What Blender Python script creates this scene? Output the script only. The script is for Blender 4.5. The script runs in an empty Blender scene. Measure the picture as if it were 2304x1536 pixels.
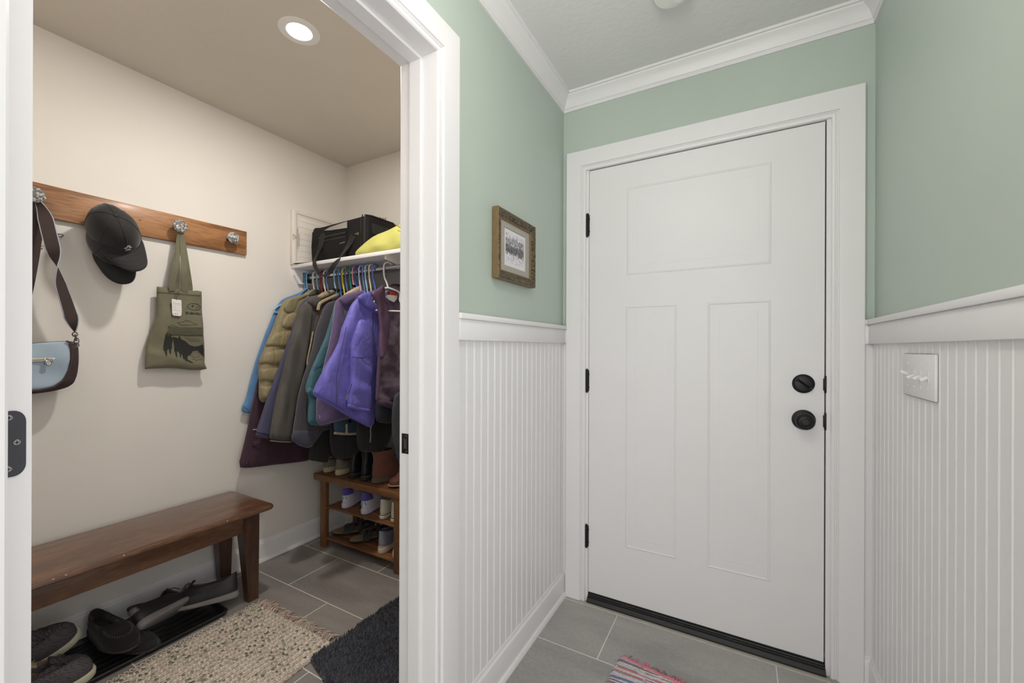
import bpy, math, random
from mathutils import Vector, Matrix, noise
from mathutils.geometry import delaunay_2d_cdt
random.seed(7)
SC = bpy.context.scene
COL = SC.collection
PI = math.pi

# ---------------------------------------------------------------- camera, world, lights, exposure
F, YAW, ROLL, SY, H = 927.5, .5077, .0031, 13.4, 1.21
cam_d = bpy.data.cameras.new('camera'); cam = bpy.data.objects.new('camera', cam_d); COL.objects.link(cam)
cam_d.sensor_width = 36; cam_d.lens = F*36/2304; cam_d.shift_y = SY/2304; cam_d.clip_start = .02
cam.matrix_world = Matrix.Translation((0, 0, H)) @ Matrix.Rotation(YAW, 4, 'Z') @ Matrix.Rotation(PI/2, 4, 'X') @ Matrix.Rotation(ROLL, 4, 'Z')
SC.camera = cam
SC.view_settings.view_transform = 'Standard'; SC.view_settings.look = 'None'
SC.view_settings.gamma = 1; SC.view_settings.use_curve_mapping = False
SC.view_settings.exposure = 0.1
W = bpy.data.worlds.new('world'); SC.world = W; W.use_nodes = True
W.node_tree.nodes['Background'].inputs[0].default_value = (.95, .97, 1, 1)
W.node_tree.nodes['Background'].inputs[1].default_value = .6
CAN_POWER, HALL_GLOW, REAR_FILL, SIDE_GLOBE_FILL, SIDE_FILL = 12, 21.5, 30, 10, 10  # day and side strengths drive added fill sources out of view
def area(name, loc, rot, sx, sy, power, col, shape='RECTANGLE'):
    d = bpy.data.lights.new(name, 'AREA'); d.shape = shape; d.size = sx; d.size_y = sy; d.energy = power; d.color = col
    o = bpy.data.objects.new(name, d); COL.objects.link(o); o.location = loc; o.rotation_euler = rot; return o
area('added_rear_daylight', (-.1, -2.42, 1.35), (PI/2, 0, 0), 1.3, 1.5, REAR_FILL, (1, .985, .96))  # added fill daylight from behind the camera
area('added_side_daylight', (.49, 0, 1.17), (0, PI/2, 0), 1.6, 1.1, SIDE_FILL, (1, .99, .975))  # added fill daylight from the right, reaches under the bench
area('pantry_lamp_light', (-1.51, 1.0, 2.43), (0, 0, 0), .09, .09, CAN_POWER, (1, .945, .875), 'DISK')

# ---------------------------------------------------------------- where a sight line of the photo meets a plane of the room
def ray(px, py):
    X = px-1152; V = py-768-SY; c, s = math.cos(ROLL), math.sin(ROLL)
    r, u = (X*c+V*s)/F, (X*s-V*c)/F
    return (r*math.cos(YAW)-math.sin(YAW), r*math.sin(YAW)+math.cos(YAW), u)
def at(px, py, x=None, y=None, z=None):
    R = ray(px, py)
    t = x/R[0] if x is not None else y/R[1] if y is not None else (z-H)/R[2]
    return Vector((R[0]*t, R[1]*t, H+R[2]*t))

# ---------------------------------------------------------------- materials
def lin(c):
    r = [(v/255/12.92 if v/255 <= .04045 else ((v/255+.055)/1.055)**2.4) for v in c]
    return (r[0], r[1], r[2], 1)
def newmat(name):
    m = bpy.data.materials.new(name); m.use_nodes = True
    return m, m.node_tree, m.node_tree.nodes['Principled BSDF']
def mat(name, col, rough=.6, metal=0, var=.08, vscale=6, bump=0, bscale=60, sheen=0, spec=.5, stretch=(1, 1, 1), coat=0, bdist=.002):
    m, t, b = newmat(name); n, l = t.nodes, t.links
    tc = n.new('ShaderNodeTexCoord'); mp = n.new('ShaderNodeMapping'); mp.inputs['Scale'].default_value = stretch
    l.new(tc.outputs['Object'], mp.inputs[0])
    nz = n.new('ShaderNodeTexNoise'); nz.inputs['Scale'].default_value = vscale; nz.inputs['Detail'].default_value = 5
    l.new(mp.outputs[0], nz.inputs['Vector'])
    rp = n.new('ShaderNodeValToRGB'); c = lin(col)
    rp.color_ramp.elements[0].position = .3; rp.color_ramp.elements[1].position = .7
    rp.color_ramp.elements[0].color = tuple(v*(1-var) for v in c[:3])+(1,)
    rp.color_ramp.elements[1].color = tuple(min(1, v*(1+var)) for v in c[:3])+(1,)
    l.new(nz.outputs['Fac'], rp.inputs[0]); l.new(rp.outputs[0], b.inputs['Base Color'])
    b.inputs['Roughness'].default_value = rough; b.inputs['Metallic'].default_value = metal
    b.inputs['Specular IOR Level'].default_value = spec
    if sheen: b.inputs['Sheen Weight'].default_value = sheen; b.inputs['Sheen Roughness'].default_value = .5
    if coat: b.inputs['Coat Weight'].default_value = coat; b.inputs['Coat Roughness'].default_value = .15
    if bump:
        n2 = n.new('ShaderNodeTexNoise'); n2.inputs['Scale'].default_value = bscale; n2.inputs['Detail'].default_value = 4
        l.new(mp.outputs[0], n2.inputs['Vector'])
        bp = n.new('ShaderNodeBump'); bp.inputs['Strength'].default_value = bump; bp.inputs['Distance'].default_value = bdist
        l.new(n2.outputs['Fac'], bp.inputs['Height']); l.new(bp.outputs[0], b.inputs['Normal'])
    return m
def wood(name, c1, c2, rough=.4, axis='Y', scale=9, coat=0, ringd=3.0):
    m, t, b = newmat(name); n, l = t.nodes, t.links
    tc = n.new('ShaderNodeTexCoord'); mp = n.new('ShaderNodeMapping')
    mp.inputs['Scale'].default_value = {'X': (.12, 1, 1), 'Y': (1, .12, 1), 'Z': (1, 1, .12)}[axis]
    l.new(tc.outputs['Object'], mp.inputs[0])
    big = n.new('ShaderNodeTexNoise'); big.inputs['Scale'].default_value = scale; big.inputs['Detail'].default_value = 3; big.inputs['Distortion'].default_value = .6
    l.new(mp.outputs[0], big.inputs['Vector'])
    mu = n.new('ShaderNodeMath'); mu.operation = 'MULTIPLY'; mu.inputs[1].default_value = 26*ringd/3; l.new(big.outputs['Fac'], mu.inputs[0])
    sn = n.new('ShaderNodeMath'); sn.operation = 'SINE'; l.new(mu.outputs[0], sn.inputs[0])
    fi = n.new('ShaderNodeTexNoise'); fi.inputs['Scale'].default_value = scale*14; fi.inputs['Detail'].default_value = 4; l.new(mp.outputs[0], fi.inputs['Vector'])
    ad = n.new('ShaderNodeMath'); ad.operation = 'MULTIPLY_ADD'; ad.inputs[1].default_value = .22; l.new(sn.outputs[0], ad.inputs[0]); l.new(fi.outputs['Fac'], ad.inputs[2])
    rp = n.new('ShaderNodeValToRGB'); rp.color_ramp.elements[0].position = .25; rp.color_ramp.elements[1].position = .75
    rp.color_ramp.elements[0].color = lin(c1); rp.color_ramp.elements[1].color = lin(c2)
    l.new(ad.outputs[0], rp.inputs[0]); l.new(rp.outputs[0], b.inputs['Base Color'])
    b.inputs['Roughness'].default_value = rough
    if coat: b.inputs['Coat Weight'].default_value = coat; b.inputs['Coat Roughness'].default_value = .2
    bp = n.new('ShaderNodeBump'); bp.inputs['Strength'].default_value = .25; bp.inputs['Distance'].default_value = .0008
    l.new(fi.outputs['Fac'], bp.inputs['Height']); l.new(bp.outputs[0], b.inputs['Normal'])
    return m
def emis(name, col, s):
    m, t, b = newmat(name); b.inputs['Emission Color'].default_value = lin(col); b.inputs['Emission Strength'].default_value = s
    b.inputs['Base Color'].default_value = lin(col); return m
def tilemat(name, ox, oy, lo, hi):
    m, t, b = newmat(name); n, l = t.nodes, t.links
    tc = n.new('ShaderNodeTexCoord'); mp = n.new('ShaderNodeMapping'); mp.inputs['Location'].default_value = (-ox, -oy, 0)
    l.new(tc.outputs['Object'], mp.inputs[0])
    br = n.new('ShaderNodeTexBrick'); br.offset = .5; br.offset_frequency = 2; br.squash = 1
    br.inputs['Scale'].default_value = 1; br.inputs['Brick Width'].default_value = .606; br.inputs['Row Height'].default_value = .3045
    br.inputs['Mortar Size'].default_value = .0022; br.inputs['Mortar Smooth'].default_value = .1; br.inputs['Bias'].default_value = 0
    l.new(mp.outputs[0], br.inputs['Vector'])
    n1 = n.new('ShaderNodeTexNoise'); n1.inputs['Scale'].default_value = 3.2; n1.inputs['Detail'].default_value = 8; n1.inputs['Distortion'].default_value = .5
    m2 = n.new('ShaderNodeMapping'); m2.inputs['Scale'].default_value = (.5, 1.6, 1); l.new(tc.outputs['Object'], m2.inputs[0]); l.new(m2.outputs[0], n1.inputs['Vector'])
    n2 = n.new('ShaderNodeTexNoise'); n2.inputs['Scale'].default_value = 70; n2.inputs['Detail'].default_value = 4; l.new(tc.outputs['Object'], n2.inputs['Vector'])
    av = n.new('ShaderNodeMath'); av.operation = 'MULTIPLY_ADD'; av.inputs[1].default_value = .3; l.new(n2.outputs['Fac'], av.inputs[0]); 
    sb = n.new('ShaderNodeMath'); sb.operation = 'SUBTRACT'; sb.inputs[1].default_value = .15; l.new(n1.outputs['Fac'], sb.inputs[0]); l.new(sb.outputs[0], av.inputs[2])
    rp = n.new('ShaderNodeValToRGB'); rp.color_ramp.elements[0].position = .32; rp.color_ramp.elements[1].position = .68
    rp.color_ramp.elements[0].color = lin(lo); rp.color_ramp.elements[1].color = lin(hi); l.new(av.outputs[0], rp.inputs[0])
    hs = n.new('ShaderNodeMixRGB'); hs.blend_type = 'MULTIPLY'; hs.inputs[0].default_value = .45
    br.inputs['Color1'].default_value = (1, 1, 1, 1); br.inputs['Color2'].default_value = (.78, .78, .78, 1); br.inputs['Mortar'].default_value = (1, 1, 1, 1)
    l.new(rp.outputs[0], hs.inputs[1]); l.new(br.outputs['Color'], hs.inputs[2])
    mx = n.new('ShaderNodeMixRGB'); l.new(br.outputs['Fac'], mx.inputs[0]); l.new(hs.outputs[0], mx.inputs[1]); mx.inputs[2].default_value = lin((222, 219, 213))
    l.new(mx.outputs[0], b.inputs['Base Color']); b.inputs['Roughness'].default_value = .5
    iv = n.new('ShaderNodeMath'); iv.operation = 'SUBTRACT'; iv.inputs[0].default_value = 1; l.new(br.outputs['Fac'], iv.inputs[1])
    bp = n.new('ShaderNodeBump'); bp.inputs['Strength'].default_value = .5; bp.inputs['Distance'].default_value = .001; l.new(iv.outputs[0], bp.inputs['Height']); l.new(bp.outputs[0], b.inputs['Normal'])
    return m

WHITE = mat('white_trim_paint', (232, 230, 231), .38, var=.008)
DOORW = mat('white_door_paint', (230, 228, 229), .42, var=.008, bump=.06, bscale=160)
GREEN = mat('sage_green_paint', (184, 196, 186), .48, var=.012, bump=.08, bscale=180)
CREAM = mat('cream_wall_paint', (226, 221, 214), .6, var=.01, bump=.08, bscale=160)
CEILH = mat('hall_ceiling_paint', (226, 226, 225), .8, var=.01, bump=.5, bscale=38, bdist=.004)
CEILP = mat('pantry_ceiling_paint', (214, 206, 194), .8, var=.01, bump=.6, bscale=38, bdist=.004)
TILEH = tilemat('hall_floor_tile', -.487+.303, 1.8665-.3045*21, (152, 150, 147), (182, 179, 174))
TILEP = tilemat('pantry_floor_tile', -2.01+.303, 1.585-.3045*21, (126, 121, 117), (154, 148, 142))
BLACKM = mat('black_metal', (26, 26, 28), .38, metal=.4, var=.1)
BLACKP = mat('black_plastic', (22, 22, 23), .45, var=.1)
CHROME = mat('chrome', (190, 190, 188), .18, metal=1, var=.02)
STEEL = mat('dark_steel', (110, 108, 106), .35, metal=1, var=.05)
BRASS = mat('brass', (190, 160, 100), .3, metal=1, var=.05)
WHITEP = mat('white_plastic', (236, 235, 232), .35, var=.01)

# ---------------------------------------------------------------- mesh helpers
class MB:
    def __init__(s): s.v = []; s.f = []
    def add(s, vs, fs):
        o = len(s.v); s.v += [tuple(v) for v in vs]; s.f += [tuple(i+o for i in f) for f in fs]; return s
    def box(s, x0, x1, y0, y1, z0, z1, M=None):
        vs = [Vector((x, y, z)) for z in (z0, z1) for y in (y0, y1) for x in (x0, x1)]
        if M: vs = [M @ v for v in vs]
        return s.add(vs, [(0, 2, 3, 1), (4, 5, 7, 6), (0, 1, 5, 4), (2, 6, 7, 3), (0, 4, 6, 2), (1, 3, 7, 5)])
    def bbox(s, x0, x1, y0, y1, z0, z1, r=.004, M=None):   # box with softened edges
        r = min(r, (x1-x0)*.49, (y1-y0)*.49, (z1-z0)*.49)
        rings = []
        for z, q in ((z0, r), (z0+r*.3, r*.3), (z0+r, 0), (z1-r, 0), (z1-r*.3, r*.3), (z1, r)):
            X0, X1, Y0, Y1 = x0+q, x1-q, y0+q, y1-q; k = r
            rings.append([Vector(p) for p in ((X0+k, Y0, z), (X1-k, Y0, z), (X1-k*.3, Y0+k*.3, z), (X1, Y0+k, z), (X1, Y1-k, z), (X1-k*.3, Y1-k*.3, z),
                          (X1-k, Y1, z), (X0+k, Y1, z), (X0+k*.3, Y1-k*.3, z), (X0, Y1-k, z), (X0, Y0+k, z), (X0+k*.3, Y0+k*.3, z))])
        if M: rings = [[M @ v for v in R] for R in rings]
        return s.loft(rings, True, True)
    def loft(s, rings, closed=True, cap=False):
        n = len(rings[0]); vs = [v for R in rings for v in R]; fs = []
        for i in range(len(rings)-1):
            for j in range(n if closed else n-1):
                k = (j+1) % n; fs.append((i*n+j, i*n+k, (i+1)*n+k, (i+1)*n+j))
        if cap: fs.append(tuple(range(n))[::-1]); fs.append(tuple((len(rings)-1)*n+j for j in range(n)))
        return s.add(vs, fs)
    def tube(s, pts, r, seg=8, cap=True, flat=1.0, up=None):
        pts = [Vector(p) for p in pts]; rr = r if isinstance(r, (list, tuple)) else [r]*len(pts)
        rings = []; u = None
        for i, p in enumerate(pts):
            t = (pts[min(i+1, len(pts)-1)]-pts[max(i-1, 0)]).normalized()
            if u is None:
                u = (Vector(up) if up else Vector((0, 0, 1)) if abs(t.z) < .9 else Vector((1, 0, 0)))
            u = (u-t*u.dot(t)).normalized(); w = t.cross(u)
            rings.append([p+u*rr[i]*math.cos(a)+w*rr[i]*flat*math.sin(a) for a in (2*PI*k/seg for k in range(seg))])
        return s.loft(rings, True, cap)
    def lathe(s, prof, M=None, seg=24):      # prof: (radius, height) along local z
        rings = []
        for r, h in prof:
            R = [Vector((r*math.cos(2*PI*k/seg), r*math.sin(2*PI*k/seg), h)) for k in range(seg)]
            rings.append([M @ v for v in R] if M else R)
        return s.loft(rings, True, True)
    def prism(s, poly, axis, a, b):          # poly in the two other axes, extruded along axis
        def P(u, v, w): return {'x': (w, u, v), 'y': (u, w, v), 'z': (u, v, w)}[axis]
        return s.loft([[Vector(P(u, v, w)) for u, v in poly] for w in (a, b)], True, True)
    def ell(s, c, r, M=None, seg=12, rg=8):
        rings = []
        for i in range(rg+1):
            a = PI*i/rg; q = max(math.sin(a), .02)
            R = [Vector((c[0]+r[0]*q*math.cos(2*PI*k/seg), c[1]+r[1]*q*math.sin(2*PI*k/seg), c[2]-r[2]*math.cos(a))) for k in range(seg)]
            rings.append([M @ v for v in R] if M else R)
        return s.loft(rings, True, True)
MAT = {}
def basis(o): return MAT.get(o.name, Matrix())
def tagit(o, label, cat, group=None, kind=None):
    if label: o['label'] = label
    if cat: o['category'] = cat
    if group: o['group'] = group
    if kind: o['kind'] = kind
def thing(name, label, cat, M, group=None):
    if not isinstance(M, Matrix): M = Matrix.Translation(M)
    o = bpy.data.objects.new(name, None); o.empty_display_size = .05; COL.objects.link(o); o.matrix_world = M; MAT[o.name] = M.copy()
    tagit(o, label, cat, group); return o
def fixn(me):
    import bmesh
    b = bmesh.new(); b.from_mesh(me); bmesh.ops.recalc_face_normals(b, faces=b.faces); b.to_mesh(me); b.free()
def part(name, mb, m, parent=None, world=True, smooth=True, label=None, cat=None, group=None, kind=None, angle=35, mods=None):
    me = bpy.data.meshes.new(name); vs = [Vector(v) for v in mb.v]; loc = None
    if parent is not None:
        if world: I = basis(parent).inverted(); vs = [I @ v for v in vs]
    else:
        xs, ys, zs = [v.x for v in vs], [v.y for v in vs], [v.z for v in vs]
        loc = Vector(((min(xs)+max(xs))/2, (min(ys)+max(ys))/2, min(zs)))
        if kind == 'structure': loc = Vector((0, 0, 0))
        vs = [v-loc for v in vs]
    me.from_pydata(vs, [], mb.f); me.update(); fixn(me)
    for mm in (m if isinstance(m, list) else [m]): me.materials.append(mm)
    if smooth:
        me.polygons.foreach_set('use_smooth', [True]*len(me.polygons))
        try:
            if not getattr(mb, 'soft', False): me.set_sharp_from_angle(angle=math.radians(angle))
        except Exception: pass
    o = bpy.data.objects.new(name, me); COL.objects.link(o)
    if parent is not None: o.parent = parent; MAT[o.name] = basis(parent)
    else: o.location = loc; MAT[o.name] = Matrix.Translation(loc)
    tagit(o, label, cat, group, kind); return o
def struct(name, mb, m, smooth=False, label=None, **k): return part(name, mb, m, None, True, smooth, label=label, kind='structure', **k)
def subdiv(o, lv=1):
    md = o.modifiers.new('s', 'SUBSURF'); md.levels = lv; md.render_levels = lv
def solid(o, t, off=0):
    md = o.modifiers.new('t', 'SOLIDIFY'); md.thickness = t; md.offset = off
def catmull(P, n):
    P = [Vector(p) for p in P]; out = []
    for i in range(len(P)-1):
        a, b, c, d = P[max(i-1, 0)], P[i], P[i+1], P[min(i+2, len(P)-1)]
        for k in range(n):
            t = k/n; out.append(.5*((2*b)+(c-a)*t+(2*a-5*b+4*c-d)*t*t+(3*b-a-3*c+d)*t**3))
    out.append(P[-1]); return out
def densify(poly, step):
    out = []
    for i in range(len(poly)):
        a, b = Vector(poly[i]), Vector(poly[(i+1) % len(poly)]); n = max(1, int((b-a).length/step+.5))
        out += [a+(b-a)*k/n for k in range(n)]
    return out
def round_poly(poly, it=2):
    for _ in range(it):
        q = []
        for i in range(len(poly)):
            a, b = Vector(poly[i]), Vector(poly[(i+1) % len(poly)]); q += [a*.8+b*.2, a*.2+b*.8]
        poly = q
    return poly
def inside(p, poly):
    c = False; x, y = p
    for i in range(len(poly)):
        a, b = poly[i], poly[i-1]
        if (a[1] > y) != (b[1] > y) and x < (b[0]-a[0])*(y-a[1])/(b[1]-a[1])+a[0]: c = not c
    return c
def distb(p, poly):
    p = Vector(p); m = 9
    for i in range(len(poly)):
        a, b = poly[i], poly[(i+1) % len(poly)]; d = b-a; L = d.length_squared
        t = max(0, min(1, (p-a).dot(d)/L)) if L > 0 else 0
        m = min(m, (p-a-d*t).length)
    return m
# soft body filled between a front and a back skin.  poly in (u,v); to3(u,v,w): w = along thickness
def pillow(poly, to3, t, R=.03, step=.015, fold=None, back=1.0, smooth=True, mb=None):
    if smooth: poly = round_poly([Vector(p) for p in poly], 1)
    B = densify([Vector(p) for p in poly], step)
    xs, ys = [p.x for p in B], [p.y for p in B]; pts = list(B); y = min(ys)+step*.5; row = 0
    ar = sum(B[i-1].x*B[i].y-B[i].x*B[i-1].y for i in range(len(B))); sg = 1 if ar > 0 else -1
    far = 0
    for f in (.10, .30, .62):
        o = R*f; acc = []
        for i in range(len(B)):
            d = (B[(i+1) % len(B)]-B[i-1])
            if d.length < 1e-9: continue
            d.normalize(); q = B[i]+Vector((-d.y, d.x))*sg*o
            if inside(q, B) and distb(q, B) > o*.93 and (not acc or (q-acc[-1]).length > step*.35): acc.append(q)
        pts += acc; far = o
    while y < max(ys):
        x = min(xs)+step*.5*(row % 2)
        while x < max(xs):
            p = Vector((x, y))
            if inside(p, B) and distb(p, B) > far+step*.55: pts.append(p)
            x += step
        y += step*.87; row += 1
    nb = len(B)
    V, E, Fs, *_ = delaunay_2d_cdt(pts, [(i, (i+1) % nb) for i in range(nb)], [], 1, 1e-6)
    D = [distb(p, B) for p in V]; isb = [d < 1e-5 for d in D]
    def h(d): k = min(d/R, 1); return math.sqrt(max(0, 1-(1-k)**2))
    front = []; backv = []
    for p, d in zip(V, D):
        q = h(d); f = fold(p.x, p.y) if fold else 0
        e = min(1, d/(R*.6))
        front.append(to3(p.x, p.y, t*.5*q+f*(.35+.65*e))); backv.append(to3(p.x, p.y, -t*.5*q*back+f*.35*(1-e)+f*.35*e))
    mb = mb or MB(); mb.soft = True; n = len(V); vs = front+backv; fs = []
    for f in Fs:
        fs.append(tuple(f)); fs.append(tuple((i if isb[i] else i+n) for i in reversed(f)))
    return mb.add(vs, fs)
def strip(pts, wdir, w, t=.003, mb=None):   # flat ribbon with thickness. wdir: list or single vector
    mb = mb or MB(); pts = [Vector(p) for p in pts]; rings = []
    for i, p in enumerate(pts):
        tg = (pts[min(i+1, len(pts)-1)]-pts[max(i-1, 0)]).normalized()
        d = Vector(wdir[i] if isinstance(wdir, list) else wdir); d = (d-tg*d.dot(tg)).normalized(); nn = tg.cross(d)
        ww = w[i] if isinstance(w, list) else w
        rings.append([p+d*ww/2+nn*t/2, p-d*ww/2+nn*t/2, p-d*ww/2-nn*t/2, p+d*ww/2-nn*t/2])
    return mb.loft(rings, True, True)
def textmesh(txt, size, M, depth=.0004, bold=0):
    c = bpy.data.curves.new('lettering', 'FONT'); c.body = txt; c.size = size; c.extrude = depth; c.offset = bold; c.align_x = 'CENTER'; c.align_y = 'CENTER'; c.resolution_u = 3
    o = bpy.data.objects.new('lettering', c); COL.objects.link(o); bpy.context.view_layer.update()
    me = o.to_mesh(); mb = MB(); mb.add([M @ v.co for v in me.vertices], [tuple(p.vertices) for p in me.polygons]); o.to_mesh_clear()
    bpy.data.objects.remove(o); return mb

# ================================================================ ROOM
XL, XR, Y0, ZC = -.77, .413, 1.903, 2.44
XP, YP = -2.37, 1.917
XI = XL-.123                    # pantry side of the shared wall
OY0, OY1, OZ = .137, .9245, 2.058   # opening
CW = .0965
struct('floor', MB().box(XI+.06, XR+.1, -2.5, 2.0, -.05, 0), TILEH, label='grey stone look tiles with pale grout in the hall')
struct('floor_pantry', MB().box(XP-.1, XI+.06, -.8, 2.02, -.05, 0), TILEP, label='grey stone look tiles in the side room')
struct('ceiling', MB().box(XL-.06, XR+.1, -2.5, 2.0, ZC, ZC+.1), CEILH)
struct('ceiling_pantry', MB().box(XP-.1, XL-.06, -.8, 2.02, ZC, ZC+.1), CEILP)
# shared wall: green hall skin and cream pantry skin
def wall_pieces(x0, x1):
    m = MB()
    m.box(x0, x1, -2.5, OY0-.012, 0, ZC); m.box(x0, x1, OY1+.012, 2.0, 0, ZC); m.box(x0, x1, OY0-.012, OY1+.012, OZ+.012, ZC); return m
struct('wall_left', wall_pieces(XL-.05, XL), GREEN, label='sage green hall wall with the side room opening')
struct('wall_pantry_right', wall_pieces(XI, XL-.05), CREAM)
m = MB(); DX0, DX1, DZ = -.652, .288, 2.071
m.box(XL, DX0, Y0, Y0+.12, 0, ZC); m.box(DX1, XR, Y0, Y0+.12, 0, ZC); m.box(DX0, DX1, Y0, Y0+.12, DZ, ZC)
struct('wall_back', m, GREEN, label='sage green wall around the white exterior door')
m = MB(); m.box(XR, XR+.1, -2.5, -.6, 0, ZC); m.box(XR, XR+.1, .6, 2.02, 0, ZC); m.box(XR, XR+.1, -.6, .6, 0, .3); m.box(XR, XR+.1, -.6, .6, 2.04, ZC)
struct('wall_right', m, GREEN, label='sage green hall wall above beadboard wainscot')
m = MB(); m.box(XL, XR, -2.5, -2.4, 0, .6); m.box(XL, XR, -2.5, -2.4, 2.1, ZC); m.box(XL, -.7, -2.5, -2.4, .6, 2.1); m.box(.35, XR, -2.5, -2.4, .6, 2.1)
struct('wall_front', m, GREEN)
m = MB(); 
for a in ((-.7, -.64, .6, 2.1), (.29, .35, .6, 2.1), (-.64, .29, .6, .66), (-.64, .29, 2.04, 2.1), (-.64, .29, 1.33, 1.37)): m.box(a[0], a[1], -2.47, -2.43, a[2], a[3])
struct('added_window_1', m, WHITE)  # unseen frame added to carry the rear fill light
m = MB()
for a in ((-.6, -.54, .3, 2.04), (.54, .6, .3, 2.04), (-.54, .54, .3, .36), (-.54, .54, 1.98, 2.04), (-.015, .015, .36, 1.98)): m.box(XR+.02, XR+.06, a[0], a[1], a[2], a[3])
struct('added_window_2', m, WHITE)  # unseen frame added in the right wall for the side fill light
struct('wall_pantry_left', MB().box(XP-.1, XP, -.8, 2.02, 0, ZC), CREAM, label='cream wall of the side room behind bench and coat rack')
struct('wall_pantry_back', MB().box(XP, XI, YP, YP+.1, 0, ZC), CREAM)
struct('wall_pantry_front', MB().box(XP, XI, -.9, -.8, 0, ZC), CREAM)
# unseen backing added behind the door so no light leaks
struct('light_block_behind_door', MB().box(XL, XR+.1, Y0+.13, Y0+.18, 0, ZC), BLACKP)

CAS = [(0, 0), (0, .008), (.003, .012), (.008, .0135), (.0125, .012), (.0135, .009), (.017, .009), (.0185, .0125), (.0215, .0125), (.023, .0175), (.028, .0185), (.094, .0185), (.0965, .016), (.0965, 0)]
def casing(a0, a1, ztop, to3, prof=CAS, zbot=0):
    m = MB(); rings = []
    for u, w in prof: rings.append([Vector(to3(a0-u, zbot, w)), Vector(to3(a0-u, ztop+u, w)), Vector(to3(a1+u, ztop+u, w)), Vector(to3(a1+u, zbot, w))])
    return m.loft(rings, False)
struct('trim_1', casing(OY0, OY1, OZ, lambda a, z, w: (XL+w, a, z)), WHITE, True, label='white moulded casing around the side room opening')
struct('trim_2', casing(OY0, OY1, OZ, lambda a, z, w: (XI-w, a, z)), WHITE, True, label='white casing on the side room face of the opening')
struct('trim_3', casing(DX0, DX1, DZ-.013, lambda a, z, w: (a, Y0-w, z)), WHITE, True, label='white moulded casing around the exterior door')
# jambs of the opening with stop
m = MB()
def ujamb(m, a0, a1, zt, u0, u1, t, to3):   # U shaped liner: inner face at a0/a1/zt, thickness t outward
    m.add([to3(u, a, z) for u in (u0, u1) for (a, z) in ((a0-t, 0), (a0-t, zt+t), (a1+t, zt+t), (a1+t, 0), (a1, 0), (a1, zt), (a0, zt), (a0, 0))],
          [(0, 1, 6, 7), (1, 2, 5, 6), (2, 3, 4, 5), (8, 15, 14, 9), (9, 14, 13, 10), (10, 13, 12, 11), (7, 6, 14, 15), (6, 5, 13, 14), (5, 4, 12, 13), (0, 8, 9, 1), (1, 9, 10, 2), (2, 10, 11, 3), (0, 7, 15, 8), (4, 3, 11, 12)])
ujamb(m, OY0, OY1, OZ, XI, XL, .012, lambda u, a, z: (u, a, z))
j = struct('trim_4', m, WHITE, label='white door jamb lining the side room opening')
m = MB(); ujamb(m, OY0+.010, OY1-.010, OZ-.010, -.857, -.817, .010, lambda u, a, z: (u, a, z)); part('door_stop', m, WHITE, j, smooth=False)
m = MB(); m.bbox(-.893, -.861, OY1-.0016, OY1+.001, .891, .951, .002); sp = part('strike_plate', m, BLACKM, j, label='black strike plate on the jamb')
m = MB(); m.box(-.884, -.872, OY1-.0022, OY1-.0015, .906, .936); part('latch_hole', m, STEEL, sp, smooth=False)
m = MB()
for z in (.898, .944): m.lathe([(.0035, 0), (.003, .001)], Matrix.Translation((-.874, OY1-.0016, z)) @ Matrix.Rotation(PI/2, 4, 'X'), 10)
part('screw', m, STEEL, sp)
# exterior door jamb
m = MB(); ujamb(m, DX0+.013, DX1-.013, DZ-.013, Y0, Y0+.11, .013, lambda u, a, z: (a, u, z))
struct('trim_5', m, WHITE, label='white jamb of the exterior door')

# crown moulding
CR = [(0, -.077), (.006, -.077), (.008, -.068), (.006, -.062), (.010, -.060), (.014, -.050), (.020, -.036), (.029, -.024), (.038, -.017), (.040, -.014), (.040, -.010), (.047, -.009), (.049, 0)]
m = MB(); rings = []
for w, z in CR: rings.append([Vector((XL+w, -2.4, ZC+z)), Vector((XL+w, Y0-w, ZC+z)), Vector((XR-w, Y0-w, ZC+z)), Vector((XR-w, -2.4, ZC+z))])
struct('trim_6', m.loft(rings, False), WHITE, True, label='white crown moulding round the hall ceiling')
# baseboards
BB = [(0, .118), (.004, .118), (.0065, .113), (.007, .106), (.0115, .102), (.013, .097), (.013, .018), (.019, .017), (.0235, .012), (.025, 0), (0, 0)]
BH = [(w+.004, z) for w, z in BB]; BH[0] = (0, .118); BH[-1] = (0, 0)
def base(name, p0, p1, nrm, prof, m0=0, m1=0):   # p0->p1 along wall, mitres
    d = (Vector(p1)-Vector(p0)).normalized(); n = Vector(nrm)
    rings = [[Vector((*(Vector(p0)+n*w+d*w*m0), z)), Vector((*(Vector(p1)+n*w-d*w*m1), z))] for w, z in prof]
    struct(name, MB().loft(rings, False), WHITE, True)
base('baseboard_left', (XL, OY1+CW), (XL, Y0), (1, 0), BH, 0, 0)
base('baseboard_left_near', (XL, -2.4), (XL, OY0-CW), (1, 0), BH, 0, 0)
base('baseboard_right', (XR, -2.4), (XR, Y0), (-1, 0), BH, 0, 0)
base('baseboard_back', (DX1+CW, Y0), (XR, Y0), (0, -1), BH, 0, 1)
base('baseboard_pantry_left', (XP, -.8), (XP, YP), (1, 0), BB, 0, 0)
base('baseboard_pantry_back', (XP, YP), (XI, YP), (0, -1), BB, 0, 0)
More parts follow.
